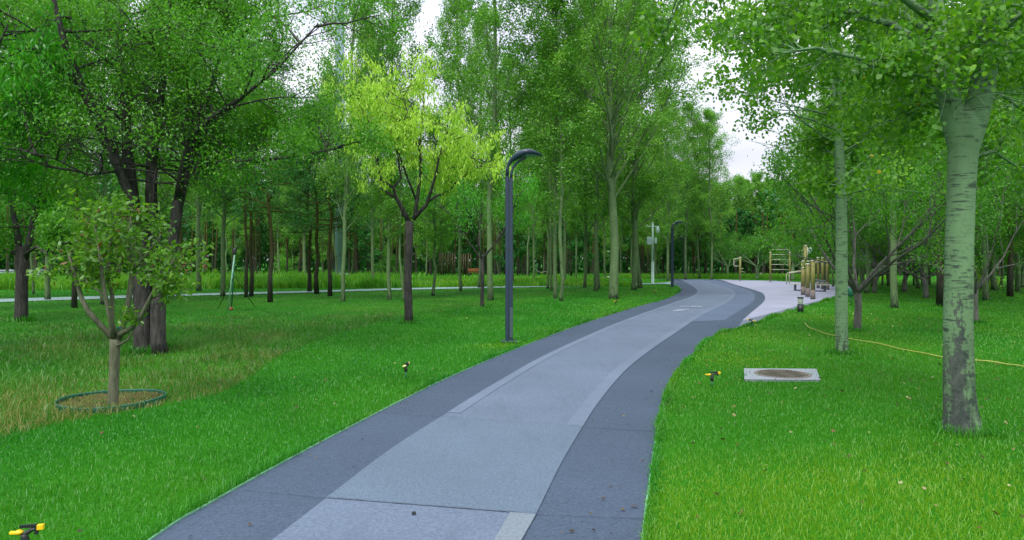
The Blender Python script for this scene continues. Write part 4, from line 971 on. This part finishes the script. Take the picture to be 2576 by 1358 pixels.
def aspen_slim(base):
    rg = R(561); w = MB(); an = []; D = base.y
    st = poly_stem(w, [(2119, 897), (2118, 880), (2117, 820), (2117, 700), (2117, 600), (2116, 500), (2112, 400), (2108, 300), (2104, 200), (2100, 100), (2098, 0), (2098, -200), (2100, -500)], D, [.125, .112, .107, .104, .10, .096, .088, .082, .075, .068, .06, .045, .01], 16, .02, rg)
    cfg = dict(levels=1, kids=[6], up=.0, wander=.2, ratio=.5, rmin=.002)
    for j in range(46):
        z = 3.0 + 6.0 * j / 45; p = lerp_path(st, .40 + .5 * j / 45); az = j * 2.4 + rg.uniform(-.4, .4); el = rg.uniform(.1, .8)
        if abs(math.cos(az)) < .3 and rg.uniform() < .3: continue
        L = rg.uniform(1.2, 2.3)
        if z < 4.6 and math.cos(az) < -.2: L *= .45
        grow(w, rg, p, Vector((math.cos(az) * math.cos(el), math.sin(az) * math.cos(el), math.sin(el))), L, .02, 0, cfg, an)
    br = poly_stem(w, [(2112, 330), (2040, 300, -.2), (1975, 285, -.3), (1935, 300, -.3), (1880, 312, -.3)], D, [.022, .018, .014, .01, .005], 6)
    an = [p for p in an if p.z > 2.9 and not (p.z < 4.7 and p.x < base.x - .7)]
    for p in br[3:]: an += [p] * 2
    C, cl = spray([p for p in an if rg.uniform() < .5], 24000, .13, 562)
    return w.mesh('trunk', True), leaf_mesh('crown', C, .06, 'round', 563, .8, .9, cl)
special('aspen_tree', V2(2118, 890), 'slim pale ringed aspen left of the thick one, hose passing behind', 'tree', aspen_slim, B_POP2, L_ASP)

# ---- bushes and far wood
def bush(px, py, r, h, label, seed, mat=L_BUSH, N=2600, leaf=.12):
    rg = R(seed); x, y = G(px, py); e = empty('bush', (x, y, 0), label, 'bush')
    w = MB(); an = []
    for j in range(9):
        az = rg.uniform(0, 6.28); el = rg.uniform(.6, 1.4)
        grow(w, rg, Vector((0, 0, 0)), Vector((math.cos(az) * math.cos(el) * r / h, math.sin(az) * math.cos(el) * r / h, math.sin(el))).normalized(), h * rg.uniform(.7, 1.1), .02, 0, dict(levels=1, kids=[6], up=.0, wander=.3, ratio=.5), an)
    C, cl = spray(an, N, .15, seed); w.obj('stem', B_VASE, e); link('foliage', leaf_mesh('foliage', C, leaf, 'quad', seed + 1, .2, .6, cl), mat, e)
bush(720, 695, 1.8, 2.0, 'bright green leafy bush between far pines left of the golden tree', 611)
bush(2470, 727, 1.0, 1.1, 'bright yellow shrub behind the forking crabapple at right', 612, L_GOLD, 900)
bush(1690, 690, 2, 2.4, 'darker bush beyond the path end', 613, L_FAR)
bush(980, 692, 2.4, 2.6, 'green thicket beyond the meadow behind the slender poplar', 614, L_VASE, 3500)
bush(420, 690, 2.0, 2.6, 'green thicket beyond the meadow behind the big dark tree', 615, L_ASHG, 3000)
def far_wood():
    rg = R(621); N = 130000; a = rg.uniform(-1.0, 1.0, N); rr = rg.uniform(92, 135, N)
    hmax = 10.5 + 1.6 * np.sin(a * 31) + 1.0 * np.sin(a * 73 + 1) + .8 * np.sin(a * 140 + rr * .3)
    u = rg.uniform(0, 1, N) ** .85; z = .2 + hmax * u + rg.normal(0, .35, N)
    C = np.stack([rr * np.sin(a), rr * np.cos(a), np.clip(z, .1, 40)], 1); cl = rg.uniform(0, 1, 400)[(np.abs(a * 130).astype(int)) % 400]
    me = leaf_mesh('far_wood', C, .75, 'quad', 622, 0, .7, cl * .6 + .2 * u)
    tag(link('far_wood', me, L_FAR), 'distant dark green wood closing the view all round', 'wood', kind='stuff')
    w = MB()
    for k in range(260):
        aa = rg.uniform(-.95, .95); q = rg.uniform(80, 92); x_, y_ = q * math.sin(aa), q * math.cos(aa)
        w.tube([(x_, y_, 0), (x_ + rg.normal(0, .2), y_, 7)], [.13, .08], 5, cap=False)
    tag(w.obj('far_trunks', B_PINE), 'mass of thin dark trunks at the edge of the distant wood', 'tree trunks', kind='stuff')
far_wood()

# ------------------------------------------------------------------ street lamps
def lamp_proto(x, y, label, group):
    e = empty('street_lamp', (x, y, 0), label, 'street lamp', group)
    m = MB(); m.box((-.035, 0, 1.74), (.075, .13, 3.48)); m.obj('pole', M_LAMP, e, bevel=.012)
    secs = [(-.035, 3.44, math.pi / 2, .075, .13), (-.03, 3.58, 1.50, .07, .13), (-.005, 3.69, 1.2, .06, .14), (.055, 3.775, .8, .09, .18), (.15, 3.845, .55, .115, .28), (.28, 3.905, .30, .135, .42), (.42, 3.93, .03, .12, .46), (.55, 3.905, -.26, .075, .38), (.70, 3.865, -.32, .02, .12)]
    MB().sweep(secs).obj('lamp_head', M_LAMP, e, True)
    MB().box((.042, 0, 1.70), (.084, .112, 3.40)).obj('pole_channel', M_LAMP, e, bevel=.01)
    secs = [(.047, 3.36, math.pi / 2, .072, .11), (.052, 3.50, 1.45, .055, .11), (.085, 3.62, 1.1, .04, .11), (.16, 3.715, .75, .04, .13), (.25, 3.775, .4, .04, .17), (.35, 3.82, .2, .03, .18)]
    MB().sweep(secs).obj('inner_arm', M_LAMP, e, True)
    secs = [(.26, 3.83, .30, .02, .24), (.38, 3.862, .08, .03, .34), (.50, 3.865, -.16, .024, .28), (.60, 3.862, -.3, .008, .12)]
    MB().sweep(secs).obj('lens', M_GLASS, e, True)
    m = MB(); m.box((.05, -.062, .42), (.062, .012, .62)); m.obj('access_door', M_LAMPG, e, bevel=.003)
    m = MB(); m.box((0, 0, .035), (.34, .30, .015)); m.obj('base_plate', M_LAMPG, e, bevel=.003)
    for sx in (-1, 1):
        for sy in (-1, 1): MB().lathe([(.013, 0), (.013, .02), (.007, .022), (.007, .035)], (sx * .14, sy * .12, .043), 6).obj('bolt', M_STEEL, e)
    return e
x, y = G(1280, 862); l0 = lamp_proto(x, y, 'nearest tall dark blue street lamp standing in the left lawn', 'street lamps along the path'); l0.rotation_euler[2] = 0
for px, py, lb, rz, sc in ((1691, 722, 'street lamp at the lawn tip where the path bends away', .1, 1.06), (1721, 699, 'farthest street lamp, faint behind the path end, head to the left', math.pi, 1.0)):
    c = copy_tree(l0); x, y = G(px, py); c.location = (x, y, 0); c.rotation_euler[2] = rz; c.scale = (sc, sc, sc); c['label'] = lb

# ------------------------------------------------------------------ camera pole
x, y = G(1642, 714.5); e = empty('camera_pole', (x, y, 0), 'pale surveillance camera pole with cabinet beside the side walk', 'camera pole')
u = y / FPX
MB().lathe([(.14, 0), (.14, .03), (.105, .04), (.105, 1.5), (.075, 1.58), (.075, 1.62)], (0, 0, 0), 16).obj('pole_base', M_WHITE, e, True)
MB().tube([(0, 0, 1.6), (0, 0, 4.35)], .055, 12).obj('pole', M_WHITE, e, True)
MB().lathe([(.065, 0), (.065, .06), (.02, .09)], (0, 0, 4.35), 12).obj('pole_cap', M_WHITE, e, True)
MB().tube([(-.43, 0, 4.14), (.44, 0, 4.14)], .035, 8).obj('crossarm', M_WHITE, e, True)
MB().lathe([(.03, 0), (.10, -.06), (.13, -.15), (.13, -.30), (.11, -.40), (.06, -.46), (.01, -.48)][::-1], (.36, 0, 4.12), 14).obj('dome_camera', M_WHITE, e, True)
m = MB(); m.box((-.42, 0, 4.19), (.09, .18, .08)); m.obj('bullet_camera', M_WHITE, e, bevel=.01)
MB().box((-.235, 0, 3.12), (.36, .22, .54)).obj('cabinet', M_WGREY, e, bevel=.02)
MB().box((.20, .02, 3.14), (.17, .16, .42)).obj('cabinet', M_WHITE, e, bevel=.02)

# ------------------------------------------------------------------ outdoor gym
def Z4(zx, zy): return ((2700 + zx / 2.716) / 1.59, (850 + zy / 2.716) / 1.59)
def gpost(e, x, y, h, r=.085, name='post', foot=.45):
    MB().lathe([(r, foot), (r, h - .06)], (x, y, 0), 16).obj(name, M_POST, e, True)
    MB().lathe([(r + .006, 0), (r + .006, foot)], (x, y, 0), 16).obj('post_sleeve', M_FOOT, e, True)
    MB().lathe([(r + .012, h - .06), (r + .012, h - .02), (r * .5, h + .01)], (x, y, 0), 16).obj('post_cap', M_CAP, e, True)
x, y = G(1938, 709); x2, _ = G(1987, 709)
e = empty('climbing_frame', (x, y, 0), 'tall ladder climbing frame of two olive posts at the plaza back', 'climbing frame'); wdt = x2 - x
gpost(e, 0, 0, 2.35, .075, foot=.12); gpost(e, wdt, 0, 2.35, .075, foot=.12)
for z in (.98, 1.38, 1.77, 2.17): MB().tube([(0, 0, z), (wdt, 0, z)], .022, 8).obj('rung', M_BAR, e, True)
MB().tube([(.04, 0, 2.3), (.04, 0, 2.5), (.10, 0, 2.56), (wdt - .10, 0, 2.56), (wdt - .04, 0, 2.5), (wdt - .04, 0, 2.3)], .02, 8).obj('top_bar', M_BAR, e, True)
x, y = G(1862, 706.5); e = empty('pull_up_post', (x, y, 0), 'single olive post with looped handle bars left of the climbing frame', 'exercise post')
gpost(e, 0, 0, 1.98, .085, foot=.1)
MB().tube([(0, 0, 1.92), (-.5, 0, 1.84), (-.55, 0, 1.78), (-.55, 0, 1.3), (-.5, 0, 1.22), (0, 0, 1.25)], .02, 8).obj('handle_bar', M_BAR, e, True)
MB().tube([(0, .05, 1.90), (-.38, .25, 1.8), (-.42, .25, 1.3), (0, .05, 1.2)], .02, 8).obj('handle_bar', M_BAR, e, True)
MB().tube([(.0, 0, 1.02), (.27, 0, 1.03)], .03, 8).obj('foot_peg', M_BAR, e, True)
MB().tube([(.0, 0, .80), (.42, 0, .72)], .02, 8).obj('foot_peg', M_BAR, e, True)
gp = 'three stepped balance posts'
for px, py, h, lb in ((2020, 742.5, 1.37, 'shortest of the three stepped olive posts near the bollard light'), (2032, 747.5, 1.56, 'middle of the three stepped olive posts near the bollard light'), (2045, 753.5, 1.73, 'tallest and nearest of the three stepped olive posts by the bollard light')):
    x, y = G(px, py); e = empty('exercise_post', (x, y, 0), lb, 'exercise post', gp); gpost(e, 0, 0, h, .095, foot=.42)
x0, y0 = G(*Z4(1555, 824)); x1, y1 = G(*Z4(1605, 832)); x2, y2 = G(*Z4(1657, 841))
e = empty('parallel_bars', (x0, y0, 0), 'bar station of three olive posts behind the stepped posts', 'exercise bars')
for (qx, qy) in ((x0, y0), (x1, y1), (x2, y2)): gpost(e, qx - x0, qy - y0, 1.9, .09, foot=.45)
for dz in (1.55, 1.62): MB().tube([(-.35, -.4, dz), (0, 0, dz + .05), (x1 - x0, y1 - y0, dz + .08)], .03, 8).obj('hand_bar', M_BAR, e, True)
MB().tube([(-.4, 0, .52), (x2 - x0, y2 - y0, .50)], .05, 6).obj('foot_beam', M_STEEL, e)
x, y = G(*Z4(1415, 872)); e = empty('shoulder_wheel', (x, y, 0), 'tallest olive post with a small turning wheel and side bars', 'exercise post')
gpost(e, 0, 0, 2.5, .09, foot=.45)
MB().tube([(.06, 0, 1.62), (.10, -.02, 2.4)], .05, 8).obj('rail', M_BAR, e, True)
MB().tube([(.10, -.14, 2.22), (.24, -.16, 2.22)], .17, 16).obj('wheel', M_WGREY, e, True)
MB().tube([(-.12, 0, 1.85), (-.17, 0, 2.0), (-.17, 0, 2.25), (0, 0, 2.35)], .018, 6).obj('side_handle', M_BAR, e, True)
MB().tube([(-.2, -.05, 1.66), (1.35, -.05, 1.62)], .04, 8).obj('cross_bar', M_BAR, e, True)
x, y = G(*Z4(1210, 780)); e = empty('sit_up_bench', (x, y, 0), 'inclined sit up bar with yellow round pad behind the posts', 'exercise bench')
MB().tube([(0, 0, 0), (0, 0, .68), (.06, 0, .8), (.2, -.05, .86), (1.15, -.2, 1.02)], .03, 8).obj('frame_bar', M_BAR, e, True)
MB().tube([(.16, -.1, 0), (.16, -.1, .7), (.22, -.1, .82), (1.15, -.35, .96)], .03, 8).obj('frame_bar', M_BAR, e, True)
MB().tube([(1.12, -.28, 1.0), (1.12, -.28, 1.3)], .03, 6).obj('pad_stem', M_STEEL, e)
MB().lathe([(.01, -.24), (.12, -.2), (.155, 0), (.12, .2), (.01, .24)], (1.08, -.3, 1.42), 14).obj('pad', M_CREAM, e, True)
x, y = G(*Z4(1305, 852)); e = empty('stepper', (x, y, 0), 'low dark steel frame with two flat seats behind the stepped posts', 'exercise bench')
x2 = G(*Z4(1625, 864))[0] - x; y2 = G(*Z4(1625, 864))[1] - y
MB().tube([(0, 0, .04), (x2, y2, .04)], .05, 6).obj('base_beam', M_STEEL, e)
for q in ((0, 0), (x2, y2)):
    MB().box((q[0], q[1], .19), (.10, .10, .36)).obj('upright', M_STEEL, e, bevel=.005)
    MB().box((q[0], q[1], .385), (.62, .34, .035)).obj('seat', M_BAR, e, bevel=.01)

# ------------------------------------------------------------------ bollard lights
def bollard(px, py, h, r, label, pale=True):
    x, y = G(px, py); e = empty('bollard_light', (x, y, 0), label, 'bollard light', 'bollard lights')
    MB().lathe([(r, 0), (r, h * .55)], (0, 0, 0), 20).obj('body', M_BLACK, e, True)
    MB().lathe([(r * .80, h * .55), (r * .80, h * .93)], (0, 0, 0), 20).obj('diffuser', M_WGREY, e, True)
    m = MB()
    for k in range(4): m.lathe([(r * .96, 0), (r * .96, h * .022)], (0, 0, h * (.60 + .085 * k)), 20)
    m.obj('louvre', M_CAP, e)
    MB().lathe([(r, h * .93), (r, h * .985), (r * .9, h)], (0, 0, 0), 20).obj('cap', M_BLACK, e, True)
bollard(2013.7, 788.5, .53, .096, 'black bollard light with louvred lamp at the near plaza edge')
bollard(1914, 698.5, .55, .11, 'small far bollard light in the grass behind the plaza')

# ------------------------------------------------------------------ sprinklers
def sprinkler(px, py, h, label, rz=0.0, big=1.0, yel=True):
    x, y = G(px, py); e = empty('sprinkler', (x, y, 0), label, 'sprinkler', 'lawn sprinklers', rz)
    MB().tube([(0, 0, 0), (0, 0, h * .55)], .010 * big, 8).obj('riser', M_GRN, e, True)
    MB().lathe([(.014, 0), (.024, .01), (.024, .045), (.018, .06), (.020, .075)], (0, 0, h * .52), 12).obj('body', M_BLACK, e, True)
    z = h * .52 + .075
    m = MB(); m.tube([(0, 0, z), (.045 * big, 0, z + .022), (.10 * big, 0, z + .035)], [.014, .012, .008], 8)
    m.box((.02, 0, z + .045), (.11 * big, .016, .016)); m.box((.075 * big, 0, z + .02), (.016, .02, .05)); m.obj('nozzle_arm', M_BLACK, e)
    m = MB(); m.lathe([(.003, 0), (.020, .012), (.024, .022), (.012, .032)], (-.035 * big, 0, z - .006), 10)
    m.box((-.06 * big, 0, z + .012), (.065 * big, .026, .014), 0.0, Matrix.Rotation(.12, 4, 'Y')); m.obj('deflector', M_YEL if yel else M_CREAM, e, bevel=.004)
    MB().box((.10 * big, 0, z + .034), (.034, .024, .03)).obj('nozzle_tip', M_YEL if yel else M_CREAM, e, bevel=.003)
sprinkler(62, 1404, .12, 'yellow and black sprinkler cut by the bottom left corner', .25, .8)
sprinkler(1021, 952, .19, 'black sprinkler with cream dot standing in the left lawn', 1.3, 1.0, False)
sprinkler(1791, 974, .16, 'two winged yellow sprinkler in the right lawn near the manhole', .1)
sprinkler(1892, 823, .16, 'dark sprinkler at the lawn edge below the plaza tip', 2.6)
sprinkler(1549, 770, .20, 'yellow tipped sprinkler at the foot of the thickest poplar', .6)
sprinkler(1648, 741, .20, 'black sprinkler on the lawn tip left of the bending path', 1.9)

# irrigation tripod
x, y = G(573, 782); P0 = Vector((x, y, 0)); D = y
e = empty('tripod_sprinkler', (x, y, 0), 'tall green tripod sprinkler standing before the side walk', 'tripod sprinkler')
ap = A(590, 640, D) - P0
MB().tube([(0, 0, 0), ap], .022, 8).obj('leg', M_GRNP, e, True)
for q in (A(548, 774, D + 1.1) - P0, A(642, 769, D + 1.6) - P0):
    q.z = 0; t = q.lerp(ap, .62) ; MB().tube([q, Vector((ap.x, ap.y, ap.z * .62))], .012, 6).obj('leg', M_BLACK, e, True)
q = A(582, 771, D + .3) - P0; q.z = 0
MB().tube([q, ap + Vector((0, .02, 0))], .022, 8).obj('riser', M_GRN, e, True)
c = ap
m = MB(); m.lathe([(.03, 0), (.07, .05), (.06, .16), (.03, .2)], ap, 10); m.tube([ap + Vector((0, 0, .15)), ap + Vector((.16, 0, .30))], [.03, .018], 8); m.tube([ap + Vector((0, 0, .12)), ap + Vector((-.14, 0, .28))], .018, 8); m.obj('sprinkler_head', M_BLACK, e)
m = MB(); m.lathe([(.05, 0), (.06, .02), (.06, .09), (.03, .11)], (q.x, q.y - .02, 0), 12); m.obj('coupling', M_ORANGE, e, True)

# ------------------------------------------------------------------ green ring, manhole, hose, bin
x, y = G(281, 1013); e = empty('tree_ring', (x, y, 0), 'round green edging ring in the grass around the young crabapple', 'tree ring')
m = MB(); seg = 64; rO, rI = .575, .566
prof = [(rO, -.01), (rO + .002, .05), (rO + .006, .062), (rO - .002, .068), (rI - .004, .062), (rI, .05), (rI, -.01)]
vs = []; fs = []
for k in range(seg):
    a = 2 * math.pi * k / seg; w_ = 1 + .014 * math.sin(3 * a) + .006 * math.sin(7 * a)
    for r_, z_ in prof: vs.append((r_ * w_ * math.cos(a), r_ * w_ * math.sin(a), z_ + .006 * math.sin(2 * a + 1)))
n = len(prof)
for k in range(seg):
    for j in range(n - 1): fs.append((k * n + j, ((k + 1) % seg) * n + j, ((k + 1) % seg) * n + j + 1, k * n + j + 1))
m.add(vs, fs); m.obj('ring', M_GRN, e, True)
rg = R(71); m = MB(); vs = [(0, 0, .02)]; fs = []
for j in range(1, 7):
    for k in range(32):
        a = 2 * math.pi * k / 32; q = .57 * j / 6; vs.append((q * math.cos(a), q * math.sin(a), .015 + rg.uniform(0, .02)))
for k in range(32): fs.append((0, 1 + k, 1 + (k + 1) % 32))
for j in range(5):
    for k in range(32): fs.append((1 + j * 32 + k, 1 + (j + 1) * 32 + k, 1 + (j + 1) * 32 + (k + 1) % 32, 1 + j * 32 + (k + 1) % 32))
m.add(vs, fs); so_ = m.obj('soil', M_SOIL, e)
rg = R(72); N = 900; a = rg.uniform(0, 6.28, N); q = .55 * np.sqrt(rg.uniform(0, 1, N))
tag(blades('ring_grass', x + q * np.cos(a), y + q * np.sin(a), rg.uniform(.05, .10, N), np.full(N, .008), 1.3, M_ROUGHG, 73, np.where(rg.uniform(0, 1, N) < .7, .8, .1), .5), 'thin straw and grass litter inside the green ring', 'grass', kind='stuff')

c4 = [V2(1873, 931), V2(2052, 932), V2(2063, 960), V2(1874, 959)]
cen = sum(c4, Vector()) / 4; e = empty('manhole', (cen.x, cen.y, 0), 'square pale concrete slab with round brown manhole cover in lawn', 'manhole')
m = MB(); hh = .028
m.add([(p.x - cen.x, p.y - cen.y, 0) for p in c4] + [(p.x - cen.x, p.y - cen.y, hh) for p in c4], [(4, 7, 6, 5), (0, 1, 5, 4), (1, 2, 6, 5), (2, 3, 7, 6), (3, 0, 4, 7)]); m.obj('slab', P_SLAB, e, bevel=.008)
def cover_mat():
    m = Mat('cover_iron'); v = m.coord('Object')
    w_ = m.n('ShaderNodeTexWave', bands_direction='X'); w_.inputs['Scale'].default_value = 6; w_.inputs['Distortion'].default_value = .3; m.l(v, w_.inputs['Vector'])
    b = m.noise(v, 5, 4); c = m.ramp(b, [(.3, (.10, .085, .06)), (.7, (.20, .17, .13))]); c = m.mix(m.math('MULTIPLY', w_.outputs['Fac'], .85), c, (.035, .045, .02))
    return m.bsdf(c, .7, bump=w_.outputs['Fac'], bstr=.6, bdist=.01)
MB().lathe([(.40, 0), (.40, .006), (.365, .008)], (.01, -.02, hh), 40).obj('cover_rim', M_FOOT, e)
m = MB().lathe([(.355, .002), (.355, .010), (.34, .012)], (.01, -.02, hh), 40)
for k in range(-7, 8):
    q = k * .044; L_ = 2 * math.sqrt(max(0, .33 ** 2 - q * q))
    m.box((.01 + q, -.02, hh + .0155), (.018, L_, .006), 0)
m.obj('cover', cover_mat(), e)
hp = [(2024, 815), (2032, 824), (2048, 832), (2075, 841), (2110, 850), (2160, 859), (2220, 871), (2290, 886), (2370, 903), (2450, 911), (2520, 918), (2560, 925), (2640, 940), (2740, 950)]
m = MB(); c = curve(hp, 5); rg = R(81)
m.tube([(p.x, p.y, .034 + .008 * math.sin(i * .7)) for i, p in enumerate(c)], .0105, 8); tag(m.obj('garden_hose', M_HOSE, None, True), 'yellow hose lying across the right lawn behind the aspens', 'hose')
x, y = G(2141, 768); e = empty('valve_box', (x, y, 0), 'small green cylinder on a thin post behind the slim aspen', 'utility post')
MB().tube([(0, 0, 0), (0, 0, .36)], .014, 8).obj('post', M_GRN, e, True)
MB().lathe([(.05, 0), (.09, .02), (.09, .30), (.07, .33), (.02, .34)], (-.02, 0, .34), 14).obj('housing', M_GRN, e, True)

# ------------------------------------------------------------------ far small structures
x, y = G(855, 700); D = 62; x = (855 - 1288) / FPX * D
e = empty('concrete_mast', (x, D, 0), 'tall grey blue mast rising above the trees left of the golden tree', 'mast')
MB().lathe([(.43, 0), (.38, 30)], (0, 0, 0), 24).obj('shaft', M_MAST, e, True); MB().lathe([(.8, 0), (.8, .5), (.45, .6)], (0, 0, 0), 24).obj('footing', M_MAST, e, True)
x0, y0 = G(-120, 699.5); x1, y1 = G(118, 697.5)
e = empty('slatted_fence', (x0, y0, 0), 'low pale slatted fence beyond the meadow at the left edge', 'fence')
dv = Vector((x1 - x0, y1 - y0, 0)); rz = math.atan2(dv.y, dv.x)
for k in range(4): MB().box((dv.x / 2, dv.y / 2, .12 + .2 * k), (dv.length, .04, .14), rz).obj('rail', M_FENCE, e)
for k in range(6): MB().box((dv.x * k / 5, dv.y * k / 5 + .06, .42), (.09, .09, .84), rz).obj('post', M_FENCE, e)
rg = R(91)
for k, px in enumerate((1104, 1109, 1114, 1121, 1127, 1132, 1138, 1144, 1160, 1166, 1171, 1178, 1184)):
    x, y = G(px, 693 + rg.uniform(-.6, .6)); e = empty('timber_post', (x, y, 0), 'one of the brown timber posts standing close together beyond the meadow', 'post', 'brown timber posts beyond the meadow')
    h = rg.uniform(2.3, 2.6); MB().lathe([(.075, 0), (.07, h)], (0, 0, 0), 10).obj('shaft', M_WOOD, e, True); MB().lathe([(.075, h), (.08, h + .04), (.03, h + .09)], (0, 0, 0), 10).obj('top', M_WOOD, e, True)
x, y = G(1195, 695); e = empty('park_bench', (x, y, 0), 'small orange bench far beyond the meadow near the timber posts', 'bench')
for k in range(3): MB().box((0, -.15 + .15 * k, .45), (1.5, .12, .04)).obj('seat_slat', M_ORANGE, e, bevel=.005)
for k in range(2): MB().box((0, .27, .62 + .16 * k), (1.5, .03, .12)).obj('back_slat', M_ORANGE, e, bevel=.005)
for sx in (-.6, .6):
    for sy in (-.15, .2): MB().box((sx, sy, .21), (.06, .06, .43)).obj('leg', M_STEEL, e)
def stone(px, py, sx, sy, h, label, seed):
    rg = R(seed); x, y = G(px, py); vs = []; fs = []; n = 14
    for j, (q, z) in enumerate(((1, 0), (1.02, h * .5), (.9, h * .9), (.4, h * 1.0))):
        for k in range(n):
            a = 6.283 * k / n; w_ = q * (1 + .12 * math.sin(a * 3 + seed) + rg.uniform(-.04, .04)); vs.append((sx * w_ * math.cos(a), sy * w_ * math.sin(a), z + rg.uniform(-.01, .01) * (j > 0)))
    for j in range(3):
        for k in range(n): fs.append((j * n + k, j * n + (k + 1) % n, (j + 1) * n + (k + 1) % n, (j + 1) * n + k))
    fs.append(tuple(3 * n + k for k in range(n)))
    m = MB(); m.add(vs, fs); o = m.obj('stone', M_STONE); o.location = (x, y, 0); tag(o, label, 'stone', 'flat pale stones in the far lawn')
stone(1377, 711.5, .38, .5, .16, 'flat pale stone lying left of the three close slim poplars', 1)
stone(1490, 698.5, .45, .6, .14, 'flat pale stone left of the thin far poplars', 2)
stone(1528, 698.5, .45, .6, .14, 'flat pale stone just left of the thickest poplar trunk', 3)
x, y = G(1362, 692); e = empty('lounger', (x, y, 0), 'white curved garden lounger glimpsed between the far trunks', 'garden seat')
MB().sweep([(-.7, .75, -.9, .06, .6), (-.4, .42, -.6, .06, .6), (0, .30, 0, .06, .6), (.4, .40, .25, .06, .6), (.9, .36, -.3, .06, .6)]).obj('shell', M_CAP, e, True)
for sx in (-.3, .5): MB().tube([(sx, 0, 0), (sx, 0, .33)], .04, 8).obj('leg', M_STEEL, e)
# small dark bits on the path
rg = R(95); m = MB()
for k, (px, py) in enumerate(((1041, 1300), (1775, 738), (1845, 811), (1810, 823), (1880, 745))):
    x, y = G(px, py); s = .016; m.lathe([(s, 0), (s * .8, .012), (.002, .016)], (x, y, .022), 7)
tag(m.obj('path_debris', M_BLACK), 'few tiny dark seeds lying on the blue path', 'debris', kind='stuff')
